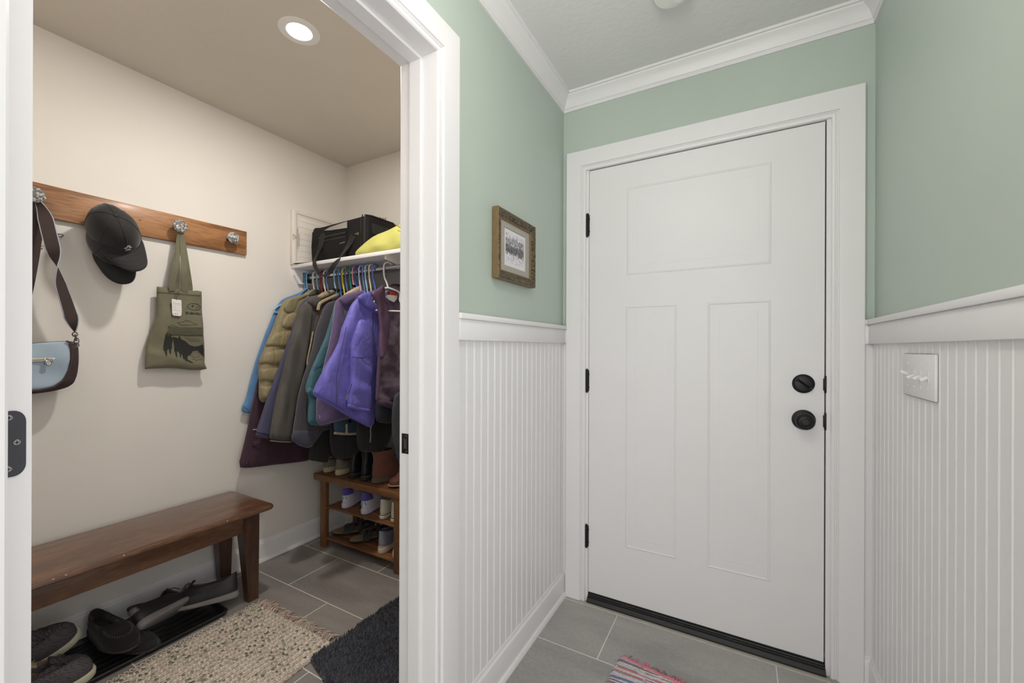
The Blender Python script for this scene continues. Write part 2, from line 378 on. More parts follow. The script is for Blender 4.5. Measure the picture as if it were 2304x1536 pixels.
# beadboard wainscot with apron and cap
def beads(y0, y1, ph, to3, ztop=1.232, z0=0):
    rows = [(y0, .006)]; k = math.floor((y0-ph)/.0425)
    while True:
        c = ph+k*.0425; k += 1
        if c < y0+.006: continue
        if c > y1-.006: break
        rows += [(c-.0055, .0062), (c-.0045, .0050), (c-.0030, .0050), (c-.0022, .0064), (c, .0076), (c+.0022, .0064), (c+.0030, .0050), (c+.0045, .0050), (c+.0055, .0062)]
    rows.append((y1, .006))
    return MB().loft([[Vector(to3(a, w, z0)), Vector(to3(a, w, ztop))] for a, w in rows], False)
RZ, RZC = 1.298, 1.316
struct('trim_7', beads(OY1+CW, Y0, 1.077, lambda a, w, z: (XL+w, a, z)), WHITE, True, label='white beadboard wainscot under the framed picture')
struct('trim_8', beads(.62, Y0, 1.077, lambda a, w, z: (XR-w, a, z)), WHITE, True, label='white beadboard wainscot with the switch plate')
struct('trim_9', beads(-2.4, OY0-CW, .02, lambda a, w, z: (XL+w, a, z)), WHITE, True)
def rail(name, boxes, label):
    m = MB()
    for b in boxes: m.bbox(*b, r=.002)
    struct(name, m, WHITE, True, label=label)
rail('trim_10', [(XL, XL+.02, OY1+CW, Y0, 1.232, RZ), (XL, XL+.027, OY1+CW-.0, Y0, RZ, RZC), (XL+.001, DX0-CW+.001, Y0-.018, Y0, 1.232, RZ), (XL+.001, DX0-CW+.001, Y0-.026, Y0, RZ, RZC)], 'white chair rail under the framed picture')
rail('trim_11', [(XR-.02, XR, .62, Y0, 1.226, RZ-.004), (XR-.027, XR, .62, Y0, RZ-.004, RZC-.004), (DX1+CW-.001, XR-.001, Y0-.018, Y0, 1.226, RZ-.004), (DX1+CW-.001, XR-.001, Y0-.026, Y0, RZ-.004, RZC-.004)], 'white chair rail along the right wall')
m = MB(); m.box(XL, DX0-CW+.001, Y0-.008, Y0, 0, 1.232); m.box(DX1+CW-.001, XR, Y0-.008, Y0, 0, 1.226)
struct('trim_12', m, WHITE)

# ================================================================ EXTERIOR DOOR
ED0, ED1, EZ0, EZ1, EY = -.6375, .2705, .043, 2.0545, Y0+.003
def panel_face(m, x0, x1, z0, z1, panels, to3, prof):
    xs = sorted({x0, x1}|{p[0] for p in panels}|{p[1] for p in panels}); zs = sorted({z0, z1}|{p[2] for p in panels}|{p[3] for p in panels})
    for i in range(len(xs)-1):
        for k in range(len(zs)-1):
            cx, cz = (xs[i]+xs[i+1])/2, (zs[k]+zs[k+1])/2
            if any(p[0] < cx < p[1] and p[2] < cz < p[3] for p in panels): continue
            m.add([to3(xs[i], zs[k], 0), to3(xs[i+1], zs[k], 0), to3(xs[i+1], zs[k+1], 0), to3(xs[i], zs[k+1], 0)], [(0, 1, 2, 3)])
    for p in panels:
        rings = [[Vector(to3(x, z, w)) for x, z in ((p[0]+o, p[2]+o), (p[1]-o, p[2]+o), (p[1]-o, p[3]-o), (p[0]+o, p[3]-o))] for o, w in prof]
        m.loft(rings, True); m.add(rings[-1], [(0, 1, 2, 3)])
PRF = [(0, 0), (.002, .0015), (.006, .0026), (.009, .0012), (.011, -.0022), (.016, -.0022), (.018, -.004), (.023, -.0045), (.045, .0004)]
m = MB(); panel_face(m, ED0, ED1, EZ0, EZ1, [(-.460, .102, 1.542, 1.943), (-.4635, -.244, .296, 1.401), (-.124, .101, .294, 1.4005)], lambda x, z, w: (x, EY-w, z), PRF)
m.box(ED0, ED1, EY+.0001, EY+.044, EZ0, EZ1)
d1 = struct('door_1', m, DOORW, True, label='white three panel exterior door with black hardware', angle=12)
for z in (1.796, 1.052, .309):
    m = MB(); m.tube([(-.6455, EY-.006, z-.053), (-.6455, EY-.006, z+.053)], .0065, 10)
    for k in (-.054, .054): m.ell((-.6455, EY-.006, z+k), (.0045, .0045, .004))
    m.box(-.641, -.6365, EY-.003, EY+.004, z-.049, z+.049)
    for k in (-.03, 0.03): m.ell((-.637, EY-.002, z+k), (.003, .002, .003))
    part('hinge', m, BLACKM, d1, label='black hinge barrel')
RY = Matrix.Rotation(PI/2, 4, 'X')   # local z -> -y
def on_door(x, z): return Matrix.Translation((x, EY, z)) @ RY
m = MB(); m.lathe([(.036, 0), (.036, .003), (.034, .006), (.029, .0085), (.028, .011), (.024, .012)], on_door(.206, 1.076), 36)
b = part('deadbolt', m, BLACKM, d1, label='black round deadbolt plate')
m = MB(); T = on_door(.206, 1.076) @ Matrix.Rotation(math.radians(-38), 4, 'Z')
m.bbox(-.027, .027, -.0045, .0045, .010, .026, .003, T); m.ell((.025, 0, .018), (.006, .007, .009), T); m.ell((-.025, 0, .018), (.006, .007, .009), T); part('thumb_turn', m, BLACKM, b)
m = MB(); m.lathe([(.038, 0), (.038, .003), (.036, .006), (.026, .009), (.018, .012), (.014, .017), (.013, .026)], on_door(.207, .939), 36)
b = part('knob_plate', m, BLACKM, d1, label='black round plate behind the door knob')
m = MB(); m.lathe([(.012, .022), (.016, .027), (.026, .033), (.0305, .041), (.031, .048), (.028, .055), (.022, .059), (.020, .0575), (.013, .0585), (.011, .060), (.004, .060)], on_door(.207, .939), 36)
k = part('door_knob', m, BLACKM, b, label='black round door knob')
for z, hh in ((1.076, .032), (.939, .032)):
    m = MB(); m.bbox(.2695, .2765, EY-.006, EY+.02, z-hh, z+hh, .002); m.box(.2665, .2705, EY-.0012, EY+.0015, z-.022, z+.022); part('latch_plate', m, BLACKM, d1, label='black latch plate on the door edge')
m = MB(); m.box(ED0, ED1, EY-.002, EY+.04, .026, .0432); m.tube([(ED0, EY-.004, .034), (ED1, EY-.004, .034)], .004, 8); part('door_sweep', m, BLACKP, d1, label='black rubber sweep', smooth=False)
SCUFF = mat('scuffed_black_sill', (30, 29, 28), .5, var=.5, vscale=40, stretch=(.3, 4, 4))
m = MB(); m.prism([(Y0-.022, 0), (Y0-.022, .010), (Y0-.012, .022), (Y0-.004, .024), (Y0-.003, .029), (Y0+.06, .029), (Y0+.06, 0)], 'x', DX0+.013, DX1-.013)
struct('threshold', m, SCUFF, label='scuffed black sill under the exterior door')
struct('trim_13', MB().bbox(DX0+.005, DX1-.004, 1.8665, Y0-.0205, -.01, .0035, .001), mat('beige_stone_strip', (176, 171, 160), .5, var=.06, vscale=20), label='thin beige tile strip before the sill')

# pantry door, open into the side room: its hinge edge faces the hall
py1 = at(72, 800, x=-.892).y; py0 = py1-.035
m = MB()
panel_face(m, -1.655, -.892, .01, 2.04, [(-1.54, -1.01, 1.05, 1.93), (-1.54, -1.01, .2, .9)], lambda x, z, w: (x, py1+w, z), PRF)
panel_face(m, -1.655, -.892, .01, 2.04, [(-1.54, -1.01, 1.05, 1.93), (-1.54, -1.01, .2, .9)], lambda x, z, w: (x, py0-w, z), PRF)
m.add([(x, y, z) for x in (-1.655, -.892) for z in (.01, 2.04) for y in (py0, py1)], [(0, 1, 3, 2), (4, 6, 7, 5), (0, 4, 5, 1), (2, 3, 7, 6)])
d2 = struct('door_2', m, DOORW, True, label='white interior door standing open, only its hinge edge seen', angle=12)
HL = mat('painted_black_hinge', (44, 45, 52), .45, metal=.3, var=.12, vscale=30)
yh1 = at(59, 1000, x=-.890).y; hz0, hz1 = at(30, 1072, x=-.89).z, at(30, 924, x=-.89).z
for dz in (-.83, 0, .83):
    pts = []
    for a in range(0, 91, 15): pts.append((yh1-.012+.012*math.sin(math.radians(a)), hz1+dz-.016+.016*math.cos(math.radians(a))))
    for a in range(90, 181, 15): pts.append((yh1-.012+.012*math.sin(math.radians(a)), hz0+dz+.016+.016*math.cos(math.radians(a))))
    pts += [(py0+.001, hz0+dz), (py0+.001, hz1+dz)]
    m = MB(); m.prism(pts, 'x', -.8925, -.8903); m.tube([(-.889, py0-.004, hz0+dz), (-.889, py0-.004, hz1+dz)], .005, 8)
    h = part('hinge', m, HL, d2, label='dark hinge leaf with three screws', smooth=False)
    for (yy, zz) in ((at(20, 940, x=-.89).y, at(20, 940, x=-.89).z), (at(38, 995, x=-.89).y, at(38, 995, x=-.89).z), (at(18, 1056, x=-.89).y, at(18, 1056, x=-.89).z)):
        M = Matrix.Translation((-.8903, yy, zz+dz)) @ Matrix.Rotation(PI/2, 4, 'Y')
        m = MB(); m.lathe([(.0042, 0), (.0042, .0004), (.0035, .0009)], M, 14); s = part('screw', m, STEEL, h)
        m = MB(); m.box(-.0025, .0025, -.0006, .0006, .0008, .0011, M); m.box(-.0006, .0006, -.0025, .0025, .0008, .0011, M); s2 = part('screw_slot', m, BLACKP, h, smooth=False)

# ================================================================ FIXTURES
t = thing('recessed_light', 'round lit recessed ceiling lamp in the side room', 'ceiling light', (-1.51, 1.0, ZC))
M = Matrix.Translation((-1.51, 1.0, ZC)) @ Matrix.Rotation(PI, 4, 'X')
m = MB(); m.lathe([(.074, 0), (.073, .002), (.058, .004), (.046, .003), (.045, .001)], M, 48); part('trim_ring', m, WHITEP, t)
m = MB(); m.lathe([(.0445, .0012), (.0445, .003), (.03, .005), (.001, .006)], M, 40); part('lens', m, emis('lamp_lens_glow', (255, 246, 232), 14), t, label='glowing round lens')
def globe(lb_, x_, y_, zc_, r_, gl_):
    t = thing('unseen_globe_lamp', lb_, 'ceiling light', (x_, y_, ZC)); M = Matrix.Translation((x_, y_, ZC)) @ Matrix.Rotation(PI, 4, 'X')
    m = MB(); m.lathe([(.06, 0), (.06, .012), (.05, .02), (.008, .022), (.008, ZC-zc_-r_)], M, 32); part('canopy', m, WHITEP, t)
    m = MB(); m.ell((x_, y_, zc_), (r_, r_, r_), seg=32, rg=20); part('glass_globe', m, gl_, t)
globe('unseen hall ceiling lamp above the camera, its hanging globe added for light', -.22, .62, 2.13, .10, emis('unseen_hall_globe_glow', (255, 250, 243), HALL_GLOW))  # hall lamp out of view; hanging globe form added to brighten the ceiling
globe('unseen globe lamp added as side room fill light behind the open door', -1.75, .02, 2.18, .10, emis('added_side_globe_glow', (255, 243, 228), SIDE_GLOBE_FILL))  # added lamp out of view, softens the side room's shade
t = thing('smoke_detector', 'round white smoke detector at the top edge of the hall ceiling', 'smoke detector', (-.21, 1.485, ZC))
M = Matrix.Translation((-.21, 1.485, ZC)) @ Matrix.Rotation(PI, 4, 'X')
m = MB(); m.lathe([(.066, 0), (.066, .012), (.062, .014)], M, 40); part('base_ring', m, WHITEP, t)
m = MB(); m.lathe([(.060, .012), (.060, .026), (.055, .034), (.02, .038), (.001, .038)], M, 40); hs = part('housing', m, WHITEP, t)
m = MB(); m.lathe([(.016, .034), (.016, .041), (.001, .042)], M @ Matrix.Translation((.022, -.02, 0)), 20); part('test_button', m, WHITEP, hs)

# switch plate
XS = XR-.0075
t = thing('switch_plate', 'white four gang light switch plate on the beadboard', 'light switch', (XS, 1.448, 1.14))
m = MB(); m.bbox(XS-.006, XS+.001, 1.338, 1.558, 1.083, 1.197, .003); part('cover_plate', m, WHITE, t)
for i, yy in enumerate((1.517, 1.471, 1.425, 1.379)):
    m = MB(); m.box(XS-.0068, XS-.0058, yy-.006, yy+.006, 1.127, 1.153); pl = part('switch_slot', m, WHITE, t, smooth=False)
    s = 1 if i == 0 else -1
    m = MB(); T = Matrix.Translation((XS-.006, yy, 1.14)) @ Matrix.Rotation(math.radians(28*s), 4, 'Y')
    m.bbox(-.017, 0, -.0038, .0038, -.004, .004, .0015, T); part('toggle', m, WHITE, t)
    for zz in (1.11, 1.17):
        m = MB(); m.ell((XS-.0062, yy, zz), (.0012, .003, .003)); part('screw', m, WHITE, t)

# framed picture
GOLDS = mat('frame_gold_side', (120, 98, 64), .5, var=.12, vscale=60)
def ornate():
    m, t, b = newmat('ornate_bronze'); n, l = t.nodes, t.links
    tc = n.new('ShaderNodeTexCoord'); v = n.new('ShaderNodeTexVoronoi'); v.inputs['Scale'].default_value = 120; l.new(tc.outputs['Object'], v.inputs['Vector'])
    nz = n.new('ShaderNodeTexNoise'); nz.inputs['Scale'].default_value = 90; nz.inputs['Distortion'].default_value = 2; l.new(tc.outputs['Object'], nz.inputs['Vector'])
    rp = n.new('ShaderNodeValToRGB'); rp.color_ramp.elements[0].color = lin((46, 41, 32)); rp.color_ramp.elements[1].color = lin((122, 108, 78)); rp.color_ramp.elements[0].position = .4; rp.color_ramp.elements[1].position = .62
    l.new(nz.outputs['Fac'], rp.inputs[0]); l.new(rp.outputs[0], b.inputs['Base Color']); b.inputs['Roughness'].default_value = .45; b.inputs['Metallic'].default_value = .3
    bp = n.new('ShaderNodeBump'); bp.inputs['Distance'].default_value = .003; l.new(nz.outputs['Fac'], bp.inputs['Height']); l.new(bp.outputs[0], b.inputs['Normal']); return m
fy0, fy1, fz0, fz1 = 1.233, 1.532, 1.455, 1.706
t = thing('picture_frame', 'small ornate bronze frame with a black and white landscape photo', 'picture', (XL, (fy0+fy1)/2, fz0))
def frame_loft(prof):
    return MB().loft([[Vector((XL+w, y, z)) for y, z in ((fy0+u, fz0+u), (fy1-u, fz0+u), (fy1-u, fz1-u), (fy0+u, fz1-u))] for u, w in prof], True)
part('outer_edge', frame_loft([(.004, .001), (0, .004), (0, .026), (.002, .028)]), GOLDS, t, label='plain gold side', smooth=False)
part('carved_face', frame_loft([(.002, .028), (.005, .030), (.012, .029), (.022, .024), (.027, .020), (.029, .020)]), ornate(), t, smooth=False, label='carved dark bronze face')
part('inner_lip', frame_loft([(.029, .020), (.031, .0215), (.034, .019), (.034, .012)]), GOLDS, t, smooth=False)
m = MB(); m.loft([[Vector((XL+w, y, z)) for y, z in ((fy0+u, fz0+v), (fy1-u, fz0+v), (fy1-u, fz1-v), (fy0+u, fz1-v))] for u, v, w in ((.033, .033, .015), (.066, .056, .015), (.068, .058, .012))], True)
part('mat_board', m, mat('taupe_mat_board', (172, 165, 156), .8, var=.02), t, smooth=False)
def photo_mat():
    m, tt, b = newmat('landscape_photo'); n, l = tt.nodes, tt.links
    tc = n.new('ShaderNodeTexCoord'); sp = n.new('ShaderNodeSeparateXYZ'); l.new(tc.outputs['Generated'], sp.inputs[0])
    nz = n.new('ShaderNodeTexNoise'); nz.inputs['Scale'].default_value = 9; nz.inputs['Detail'].default_value = 8; nz.inputs['Roughness'].default_value = .7; l.new(tc.outputs['Generated'], nz.inputs['Vector'])
    # band of dark trees between z .35 and .95
    z = sp.outputs[2]
    c = n.new('ShaderNodeValToRGB'); e = c.color_ramp.elements
    e[0].position = 0; e[0].color = (.75,)*3+(1,); e[1].position = 1; e[1].color = (.7,)*3+(1,)
    for p, v in ((.28, .62), (.36, .10), (.58, .14), (.66, .45), (.78, .25), (.88, .65)):
        q = e.new(p); q.color = (v, v, v, 1)
    ad = n.new('ShaderNodeMath'); ad.operation = 'MULTIPLY_ADD'; ad.inputs[1].default_value = .5; l.new(nz.outputs['Fac'], ad.inputs[0])
    s2 = n.new('ShaderNodeMath'); s2.operation = 'SUBTRACT'; s2.inputs[1].default_value = .25; l.new(z, s2.inputs[0]); l.new(s2.outputs[0], ad.inputs[2]); l.new(ad.outputs[0], c.inputs[0])
    n3 = n.new('ShaderNodeTexNoise'); n3.inputs['Scale'].default_value = 11; n3.inputs['Detail'].default_value = 6; l.new(tc.outputs['Generated'], n3.inputs['Vector'])
    r3 = n.new('ShaderNodeValToRGB'); r3.color_ramp.elements[0].position = .42; r3.color_ramp.elements[1].position = .55; l.new(n3.outputs['Fac'], r3.inputs[0])
    sc = n.new('ShaderNodeMixRGB'); sc.blend_type = 'OVERLAY'; sc.inputs[0].default_value = .45; l.new(c.outputs[0], sc.inputs[1]); l.new(r3.outputs[0], sc.inputs[2])
    tn = n.new('ShaderNodeMixRGB'); tn.blend_type = 'MULTIPLY'; tn.inputs[0].default_value = 1; tn.inputs[2].default_value = (.95, .9, .98, 1); l.new(sc.outputs[0], tn.inputs[1])
    l.new(tn.outputs[0], b.inputs['Base Color']); b.inputs['Roughness'].default_value = .4; return m
m = MB(); m.box(XL+.009, XL+.0125, fy0+.06, fy1-.06, fz0+.05, fz1-.05); ph = part('photo_paper', m, mat('photo_paper_white', (225, 223, 226), .5, var=.01), t, smooth=False)
m = MB(); m.box(XL+.0125, XL+.0129, fy0+.078, fy1-.078, fz0+.070, fz1-.070); part('photograph', m, photo_mat(), ph, smooth=False)

# ================================================================ SIDE ROOM FURNITURE
OAK = wood('oak_board', (120, 80, 48), (170, 122, 80), .45, 'Y', 11, coat=.1)
BROWNW = wood('dark_brown_bench_wood', (86, 57, 39), (130, 90, 62), .30, 'Y', 13, coat=.6, ringd=1.2)
BROWNL = wood('dark_brown_leg_wood', (64, 42, 32), (88, 60, 45), .35, 'Z', 14, coat=.3, ringd=1.2)
BAMBOO = wood('walnut_bamboo', (112, 76, 48), (150, 104, 66), .42, 'X', 14, ringd=1.2)
BAMBOZ = wood('walnut_bamboo_leg', (108, 74, 47), (146, 102, 64), .42, 'Z', 14, ringd=1.2)
def glassmat():
    m, t, b = newmat('cut_glass'); n, l = t.nodes, t.links
    tc = n.new('ShaderNodeTexCoord'); v = n.new('ShaderNodeTexVoronoi'); v.inputs['Scale'].default_value = 110; l.new(tc.outputs['Object'], v.inputs['Vector'])
    rp = n.new('ShaderNodeValToRGB'); rp.color_ramp.elements[0].color = lin((250, 250, 248)); rp.color_ramp.elements[1].color = lin((140, 140, 138)); rp.color_ramp.elements[1].position = .62; rp.color_ramp.elements[0].position = .25  # facet sparkle painted into the colour: white cell centres, grey edges
    l.new(v.outputs['Distance'], rp.inputs[0]); l.new(rp.outputs[0], b.inputs['Base Color'])
    b.inputs['Metallic'].default_value = 0; b.inputs['Roughness'].default_value = .05; b.inputs['Transmission Weight'].default_value = .45; b.inputs['Coat Weight'].default_value = 1
    bp = n.new('ShaderNodeBump'); bp.inputs['Distance'].default_value = .0035; l.new(v.outputs['Distance'], bp.inputs['Height']); l.new(bp.outputs[0], b.inputs['Normal']); return m
GLASS = glassmat()
# coat rack
rk = thing('coat_rack', 'long oak board coat rack with cut glass knobs on the cream wall', 'coat rack', (XP, .82, 1.706))
m = MB(); m.bbox(XP, XP+.02, .385, 1.256, 1.707, 1.834, .0015); bd = part('board', m, OAK, rk, label='oak board')
KY = [.478, .686, .934, 1.166]
TOX = Matrix.Rotation(PI/2, 4, 'Y')
for ky in KY:
    M = Matrix.Translation((XP+.02, ky, 1.775)) @ TOX
    m = MB(); m.lathe([(.014, 0), (.013, .004), (.007, .006), (.006, .026)], M, 20); st = part('knob_stem', m, STEEL, rk)
    rings = []; 
    for r, h in ((.007, .024), (.016, .027), (.0255, .036), (.0285, .043), (.027, .049), (.020, .053), (.017, .0515), (.010, .054), (.001, .055)):
        rings.append([M @ Vector((r*(1+.07*(k % 2))*math.cos(2*PI*k/24), r*(1+.07*(k % 2))*math.sin(2*PI*k/24), h)) for k in range(24)])
    m = MB(); m.loft(rings, True, True); part('glass_knob', m, GLASS, rk, label='faceted clear glass knob', smooth=False)
for (yy, zz) in ((1.213, 1.752), (.80, 1.775)):
    m = MB(); m.ell((XP+.0203, yy, zz), (.0012, .004, .004)); part('screw', m, STEEL, bd)
# caps
def cap_thing(name, label, O, U, Fw, s=1, logo=False, col=(28, 26, 26)):
    U = Vector(U).normalized(); Fw = Vector(Fw); Fw = (Fw-U*Fw.dot(U)).normalized(); S = U.cross(Fw)
    M = Matrix(((Fw.x, S.x, U.x, O[0]), (Fw.y, S.y, U.y, O[1]), (Fw.z, S.z, U.z, O[2]), (0, 0, 0, 1))) @ Matrix.Scale(s, 4)
    CAPM = mat(name+'_twill', col, .8, var=.18, vscale=12, bump=.35, bscale=300, sheen=.2)
    t = thing(name, label, 'cap', M)
    def crown(a, b):   # a azimuth, b 0 rim..1 top
        r = math.cos(b*PI/2)**.8; z = math.sin(b*PI/2)**.95*.118
        q = 1+.03*math.sin(3*a+1)*b
        dent = .012*math.exp(-((a-2.3)/.5)**2)*math.sin(b*PI)
        return Vector(((.098-dent)*r*q*math.cos(a), (.078-dent)*r*q*math.sin(a), z*(1-.05*math.cos(a-.5)*math.sin(b*PI))))
    m = MB(); rings = [[crown(2*PI*k/48, i/14*.985) for k in range(48)] for i in range(15)]
    inner = [[crown(2*PI*k/48, i/14*.9)*.965 for k in range(48)] for i in range(14, -1, -1)]
    m.loft(rings+[[v*.3+Vector((0, 0, .08)) for v in rings[-1]]][:0], True, False)
    m.add([Vector((0, 0, .118))]+rings[-1], [(0, k+1, (k+1) % 48+1) for k in range(48)])
    cr = part('crown', m, CAPM, t, world=False); solid(cr, .002, -1)
    m = MB()
    for k in range(6):
        a = 2*PI*k/6; pts = [crown(a, i/12*.97)*1.006 for i in range(13)]; m.tube(pts, .0012, 5)
    part('seam', m, CAPM, cr, world=False)
    m = MB(); m.ell((0, 0, .118), (.008, .008, .005)); part('button', m, CAPM, cr, world=False)
    # brim
    m = MB(); top = []; n = 22
    for i in range(9):
        f = i/8; row = []
        for k in range(n+1):
            a = (-66+132*k/n)*PI/180; base_ = crown(a, .02)
            ext = .082*f*math.cos(a*.92)**.45
            x = base_.x+ext*(.92+.08*math.cos(a)); y = base_.y*(1+.06*f-.25*f*f*abs(math.sin(a)))
            z = .004-.020*(y/.08)**2*(.4+.6*f)-.012*f*f+.004*f
            row.append(Vector((x, y, z)))
        top.append(row)
    m.loft(top, False); br = part('brim', m, CAPM, t, world=False); solid(br, .004, 0)
    m = MB()
    for f in (2, 4, 6):
        m.tube([v+Vector((0, 0, .0023)) for v in top[f][1:-1]], .0005, 4)
    part('stitching', m, CAPM, br, world=False)
    if logo:
        m = MB(); LM = mat('white_embroidery', (225, 225, 218), .7)
        def onc(u, v): # u sideways, v up on the front panel
            b = .10+v*1.35/.118*.6; p = crown(u*1.35/.085+.02, b); return p*1.015
        def blob(cu, cv, ru, rv, n=10):
            ring = [onc(cu+ru*math.cos(2*PI*k/n), cv+rv*math.sin(2*PI*k/n)) for k in range(n)]; c = onc(cu, cv)*1.008
            m.add([c]+ring, [(0, k+1, (k+1) % n+1) for k in range(n)])
        # standing bird emblem: outline body, head with beak, two wings, feet
        for seg in ([(-.004, .004), (-.005, .012), (-.002, .019), (.002, .019), (.005, .012), (.004, .004)], [(-.006, .021), (-.002, .024), (.001, .023), (.003, .019)], [(-.004, .017), (-.010, .012), (-.006, .012)], [(.004, .017), (.010, .012), (.006, .012)], [(-.007, .003), (.007, .003)], [(-.001, .005), (0, .015), (.001, .005)]):
            m.tube([onc(-u, v) for u, v in seg], .0010, 5)
        for q in ((-.003, .003, .003, .0012), (.003, .003, .003, .0012)): blob(*q)
        part('embroidered_emblem', m, LM, cr, world=False, label='small white embroidered bird emblem')
    return t
cap_thing('baseball_cap', 'black baseball cap with a small white bird emblem, hanging on the oak rack', (-2.266, .687, 1.680), (.86, -.22, .36), (.33, .30, -.85), 1.02, True)
cap_thing('baseball_cap', 'plain black cap hanging behind the emblem cap, only its lower brim showing', (-2.305, .693, 1.640), (.93, -.05, .22), (.2, .16, -.95), .98, False, (24, 23, 23))

# ---- tote bag
YZX = lambda x0: (lambda u, v, w: Vector((x0+w, u, v)))
def pl(pts, x, sx=1, sy=1, ox=0, oy=0): 
    out = []
    for p in pts: q = at(ox+p[0]/sx, oy+p[1]/sy, x=x); out.append((q.y, q.z))
    return out
TX = -2.325
TOL = pl([(255, 262), (340, 272), (440, 285), (545, 300), (720, 320), (790, 315), (850, 327), (855, 450), (858, 600), (868, 760), (870, 900), (885, 1050), (890, 1200), (885, 1280), (915, 1355), (830, 1372), (680, 1368), (520, 1352), (380, 1346), (200, 1352), (92, 1358), (92, 1290), (96, 1200), (108, 1080), (150, 930), (205, 760), (235, 680), (247, 560), (250, 400)], TX, 5.906, 5.906, 310, 600)
def tfold(u, v):
    f = .005*math.sin((v-1.1)*26+u*9)+.004*math.sin(u*46+v*14)+.006*math.exp(-((v-(1.17+.10*(u-.86)*-3))/.018)**2)
    return f
TOTEM = mat('olive_canvas', (108, 105, 84), .85, var=.12, vscale=18, bump=.4, bscale=420, sheen=.15)
tt = thing('tote_bag', 'olive canvas tote bag with a printed landscape hanging on the third glass knob', 'bag', (TX, .94, 1.1))
part('bag_body', pillow(TOL, YZX(TX), .035, .035, .011, tfold, smooth=False), TOTEM, tt)
def tskin(u, v):
    P = [Vector(p) for p in densify([Vector(q) for q in TOL], .011)]
    return P
TB = densify([Vector(p) for p in TOL], .011)
def tsk(u, v, lift=.0016):
    d = distb((u, v), TB); k = min(d/.035, 1); h = math.sqrt(max(0, 1-(1-k)**2)); e = min(1, d/.021)
    return Vector((TX+.0175*h+tfold(u, v)*(.35+.65*e)+lift, u, v))
INK = mat('black_print', (34, 34, 30), .8)
def tp(X, Y): q = at(310+X/5.906, 600+Y/5.906, x=TX+.02); return (q.y, q.z)
def decal(m, poly, step=.006, lift=.0016):
    B = densify([Vector(p) for p in poly], step); pts = list(B); xs = [p.x for p in B]; ys = [p.y for p in B]; y = min(ys)+step/2
    while y < max(ys):
        x = min(xs)+step/2
        while x < max(xs):
            if inside((x, y), B) and distb((x, y), B) > step*.4: pts.append(Vector((x, y)))
            x += step
        y += step
    V, E, Fs, *_ = delaunay_2d_cdt(pts, [(i, (i+1) % len(B)) for i in range(len(B))], [], 1, 1e-7)
    m.add([tsk(p.x, p.y, lift) for p in V], [tuple(f) for f in Fs])
def pline(m, pts, r=.0007):
    P = []
    q = [Vector(p) for p in pts]
    for a, b in zip(q[:-1], q[1:]):
        n = max(1, int((b-a).length/.008)); P += [a+(b-a)*k/n for k in range(n)]
    P.append(q[-1]); m.tube([tsk(p.x, p.y, .0012) for p in P], r, 4)
m = MB()
random.seed(3)
for k in range(11):                        # sky lines
    Y = 800+k*11; a = 385+random.random()*30; pline(m, [tp(a-(k*1.5), Y), tp(640, Y+6), tp(866, Y+8)], .00045)
pline(m, [tp(525, 745), tp(560, 735), tp(600, 735), tp(630, 715), (tp(690, 722)), tp(715, 740), tp(780, 768), tp(700, 772), tp(600, 775), tp(560, 765), tp(525, 745)], .0006)
pline(m, [tp(395, 800), tp(430, 780), tp(470, 775), tp(530, 800)], .0006)
pline(m, [tp(380, 880), tp(450, 905), tp(530, 900), tp(620, 905), tp(680, 915), tp(760, 905), tp(866, 915)], .0008)
for k in range(7): pline(m, [tp(620+k*30, 925+k*6), tp(690+k*22, 985+k*4)], .0004)
def tree(cx, y0, y1, w):
    L, Rr = [], []; n = 6
    for i in range(n):
        f = (i+1)/n; yy = y0+(y1-y0)*f
        L += [(cx-w*f, yy), (cx-w*f*.5, yy-(y1-y0)*.02)]; Rr += [(cx+w*f, yy), (cx+w*f*.5, yy-(y1-y0)*.02)]
    return [tp(*p) for p in [(cx, y0)]+Rr[:-1]+[(cx+w*.2, y1), (cx-w*.2, y1)]+L[:-1][::-1]]
decal(m, [tp(*p) for p in [(372, 875), (385, 920), (395, 870), (405, 925), (440, 890), (450, 940), (480, 930), (540, 950), (560, 915), (590, 965), (640, 985), (700, 1040), (760, 1060), (820, 1050), (866, 1025), (885, 1100), (888, 1195), (850, 1160), (800, 1110), (740, 1120), (720, 1160), (670, 1190), (665, 1230), (745, 1278), (700, 1270), (630, 1235), (600, 1170), (560, 1130), (500, 1100), (470, 950), (450, 1100), (400, 1080), (350, 1120), (345, 1060)]])
for cx, y0, y1, w in ((375, 1000, 1190, 30), (432, 1000, 1170, 26), (512, 980, 1210, 24), (570, 1040, 1215, 22), (612, 1080, 1245, 24), (640, 1130, 1262, 18)):
    decal(m, [(a, b) for a, b in [tp(X, Y) for X, Y in ((cx, y1), (cx-w*.5, y1-40), (cx-w*.35, y1-60), (cx-w, y1-100), (cx-w*.8, y0), (cx+w*.8, y0), (cx+w, y1-100), (cx+w*.35, y1-60), (cx+w*.5, y1-40))]], .008, .0018)
for X0, Y0_, X1, Y1_ in ((700, 1185, 760, 1200), (740, 1215, 830, 1190), (770, 1240, 860, 1235), (790, 1100, 840, 1120), (800, 1140, 850, 1150), (720, 1235, 800, 1260)): pline(m, [tp(X0, Y0_), tp((X0+X1)/2, Y0_-8), tp(X1, Y1_)], .0005)
part('landscape_print', m, INK, tt, smooth=False, label='black line print of trees, hills and a river')
m = MB()
cc = tp(757, 532); ry_ = abs(tp(845, 532)[0]-tp(660, 532)[0])/2; rz_ = abs(tp(757, 487)[1]-tp(757, 577)[1])/2
pline(m, [(cc[0]+ry_*math.cos(2*PI*k/36), cc[1]+rz_*math.sin(2*PI*k/36)) for k in range(37)], .0009)
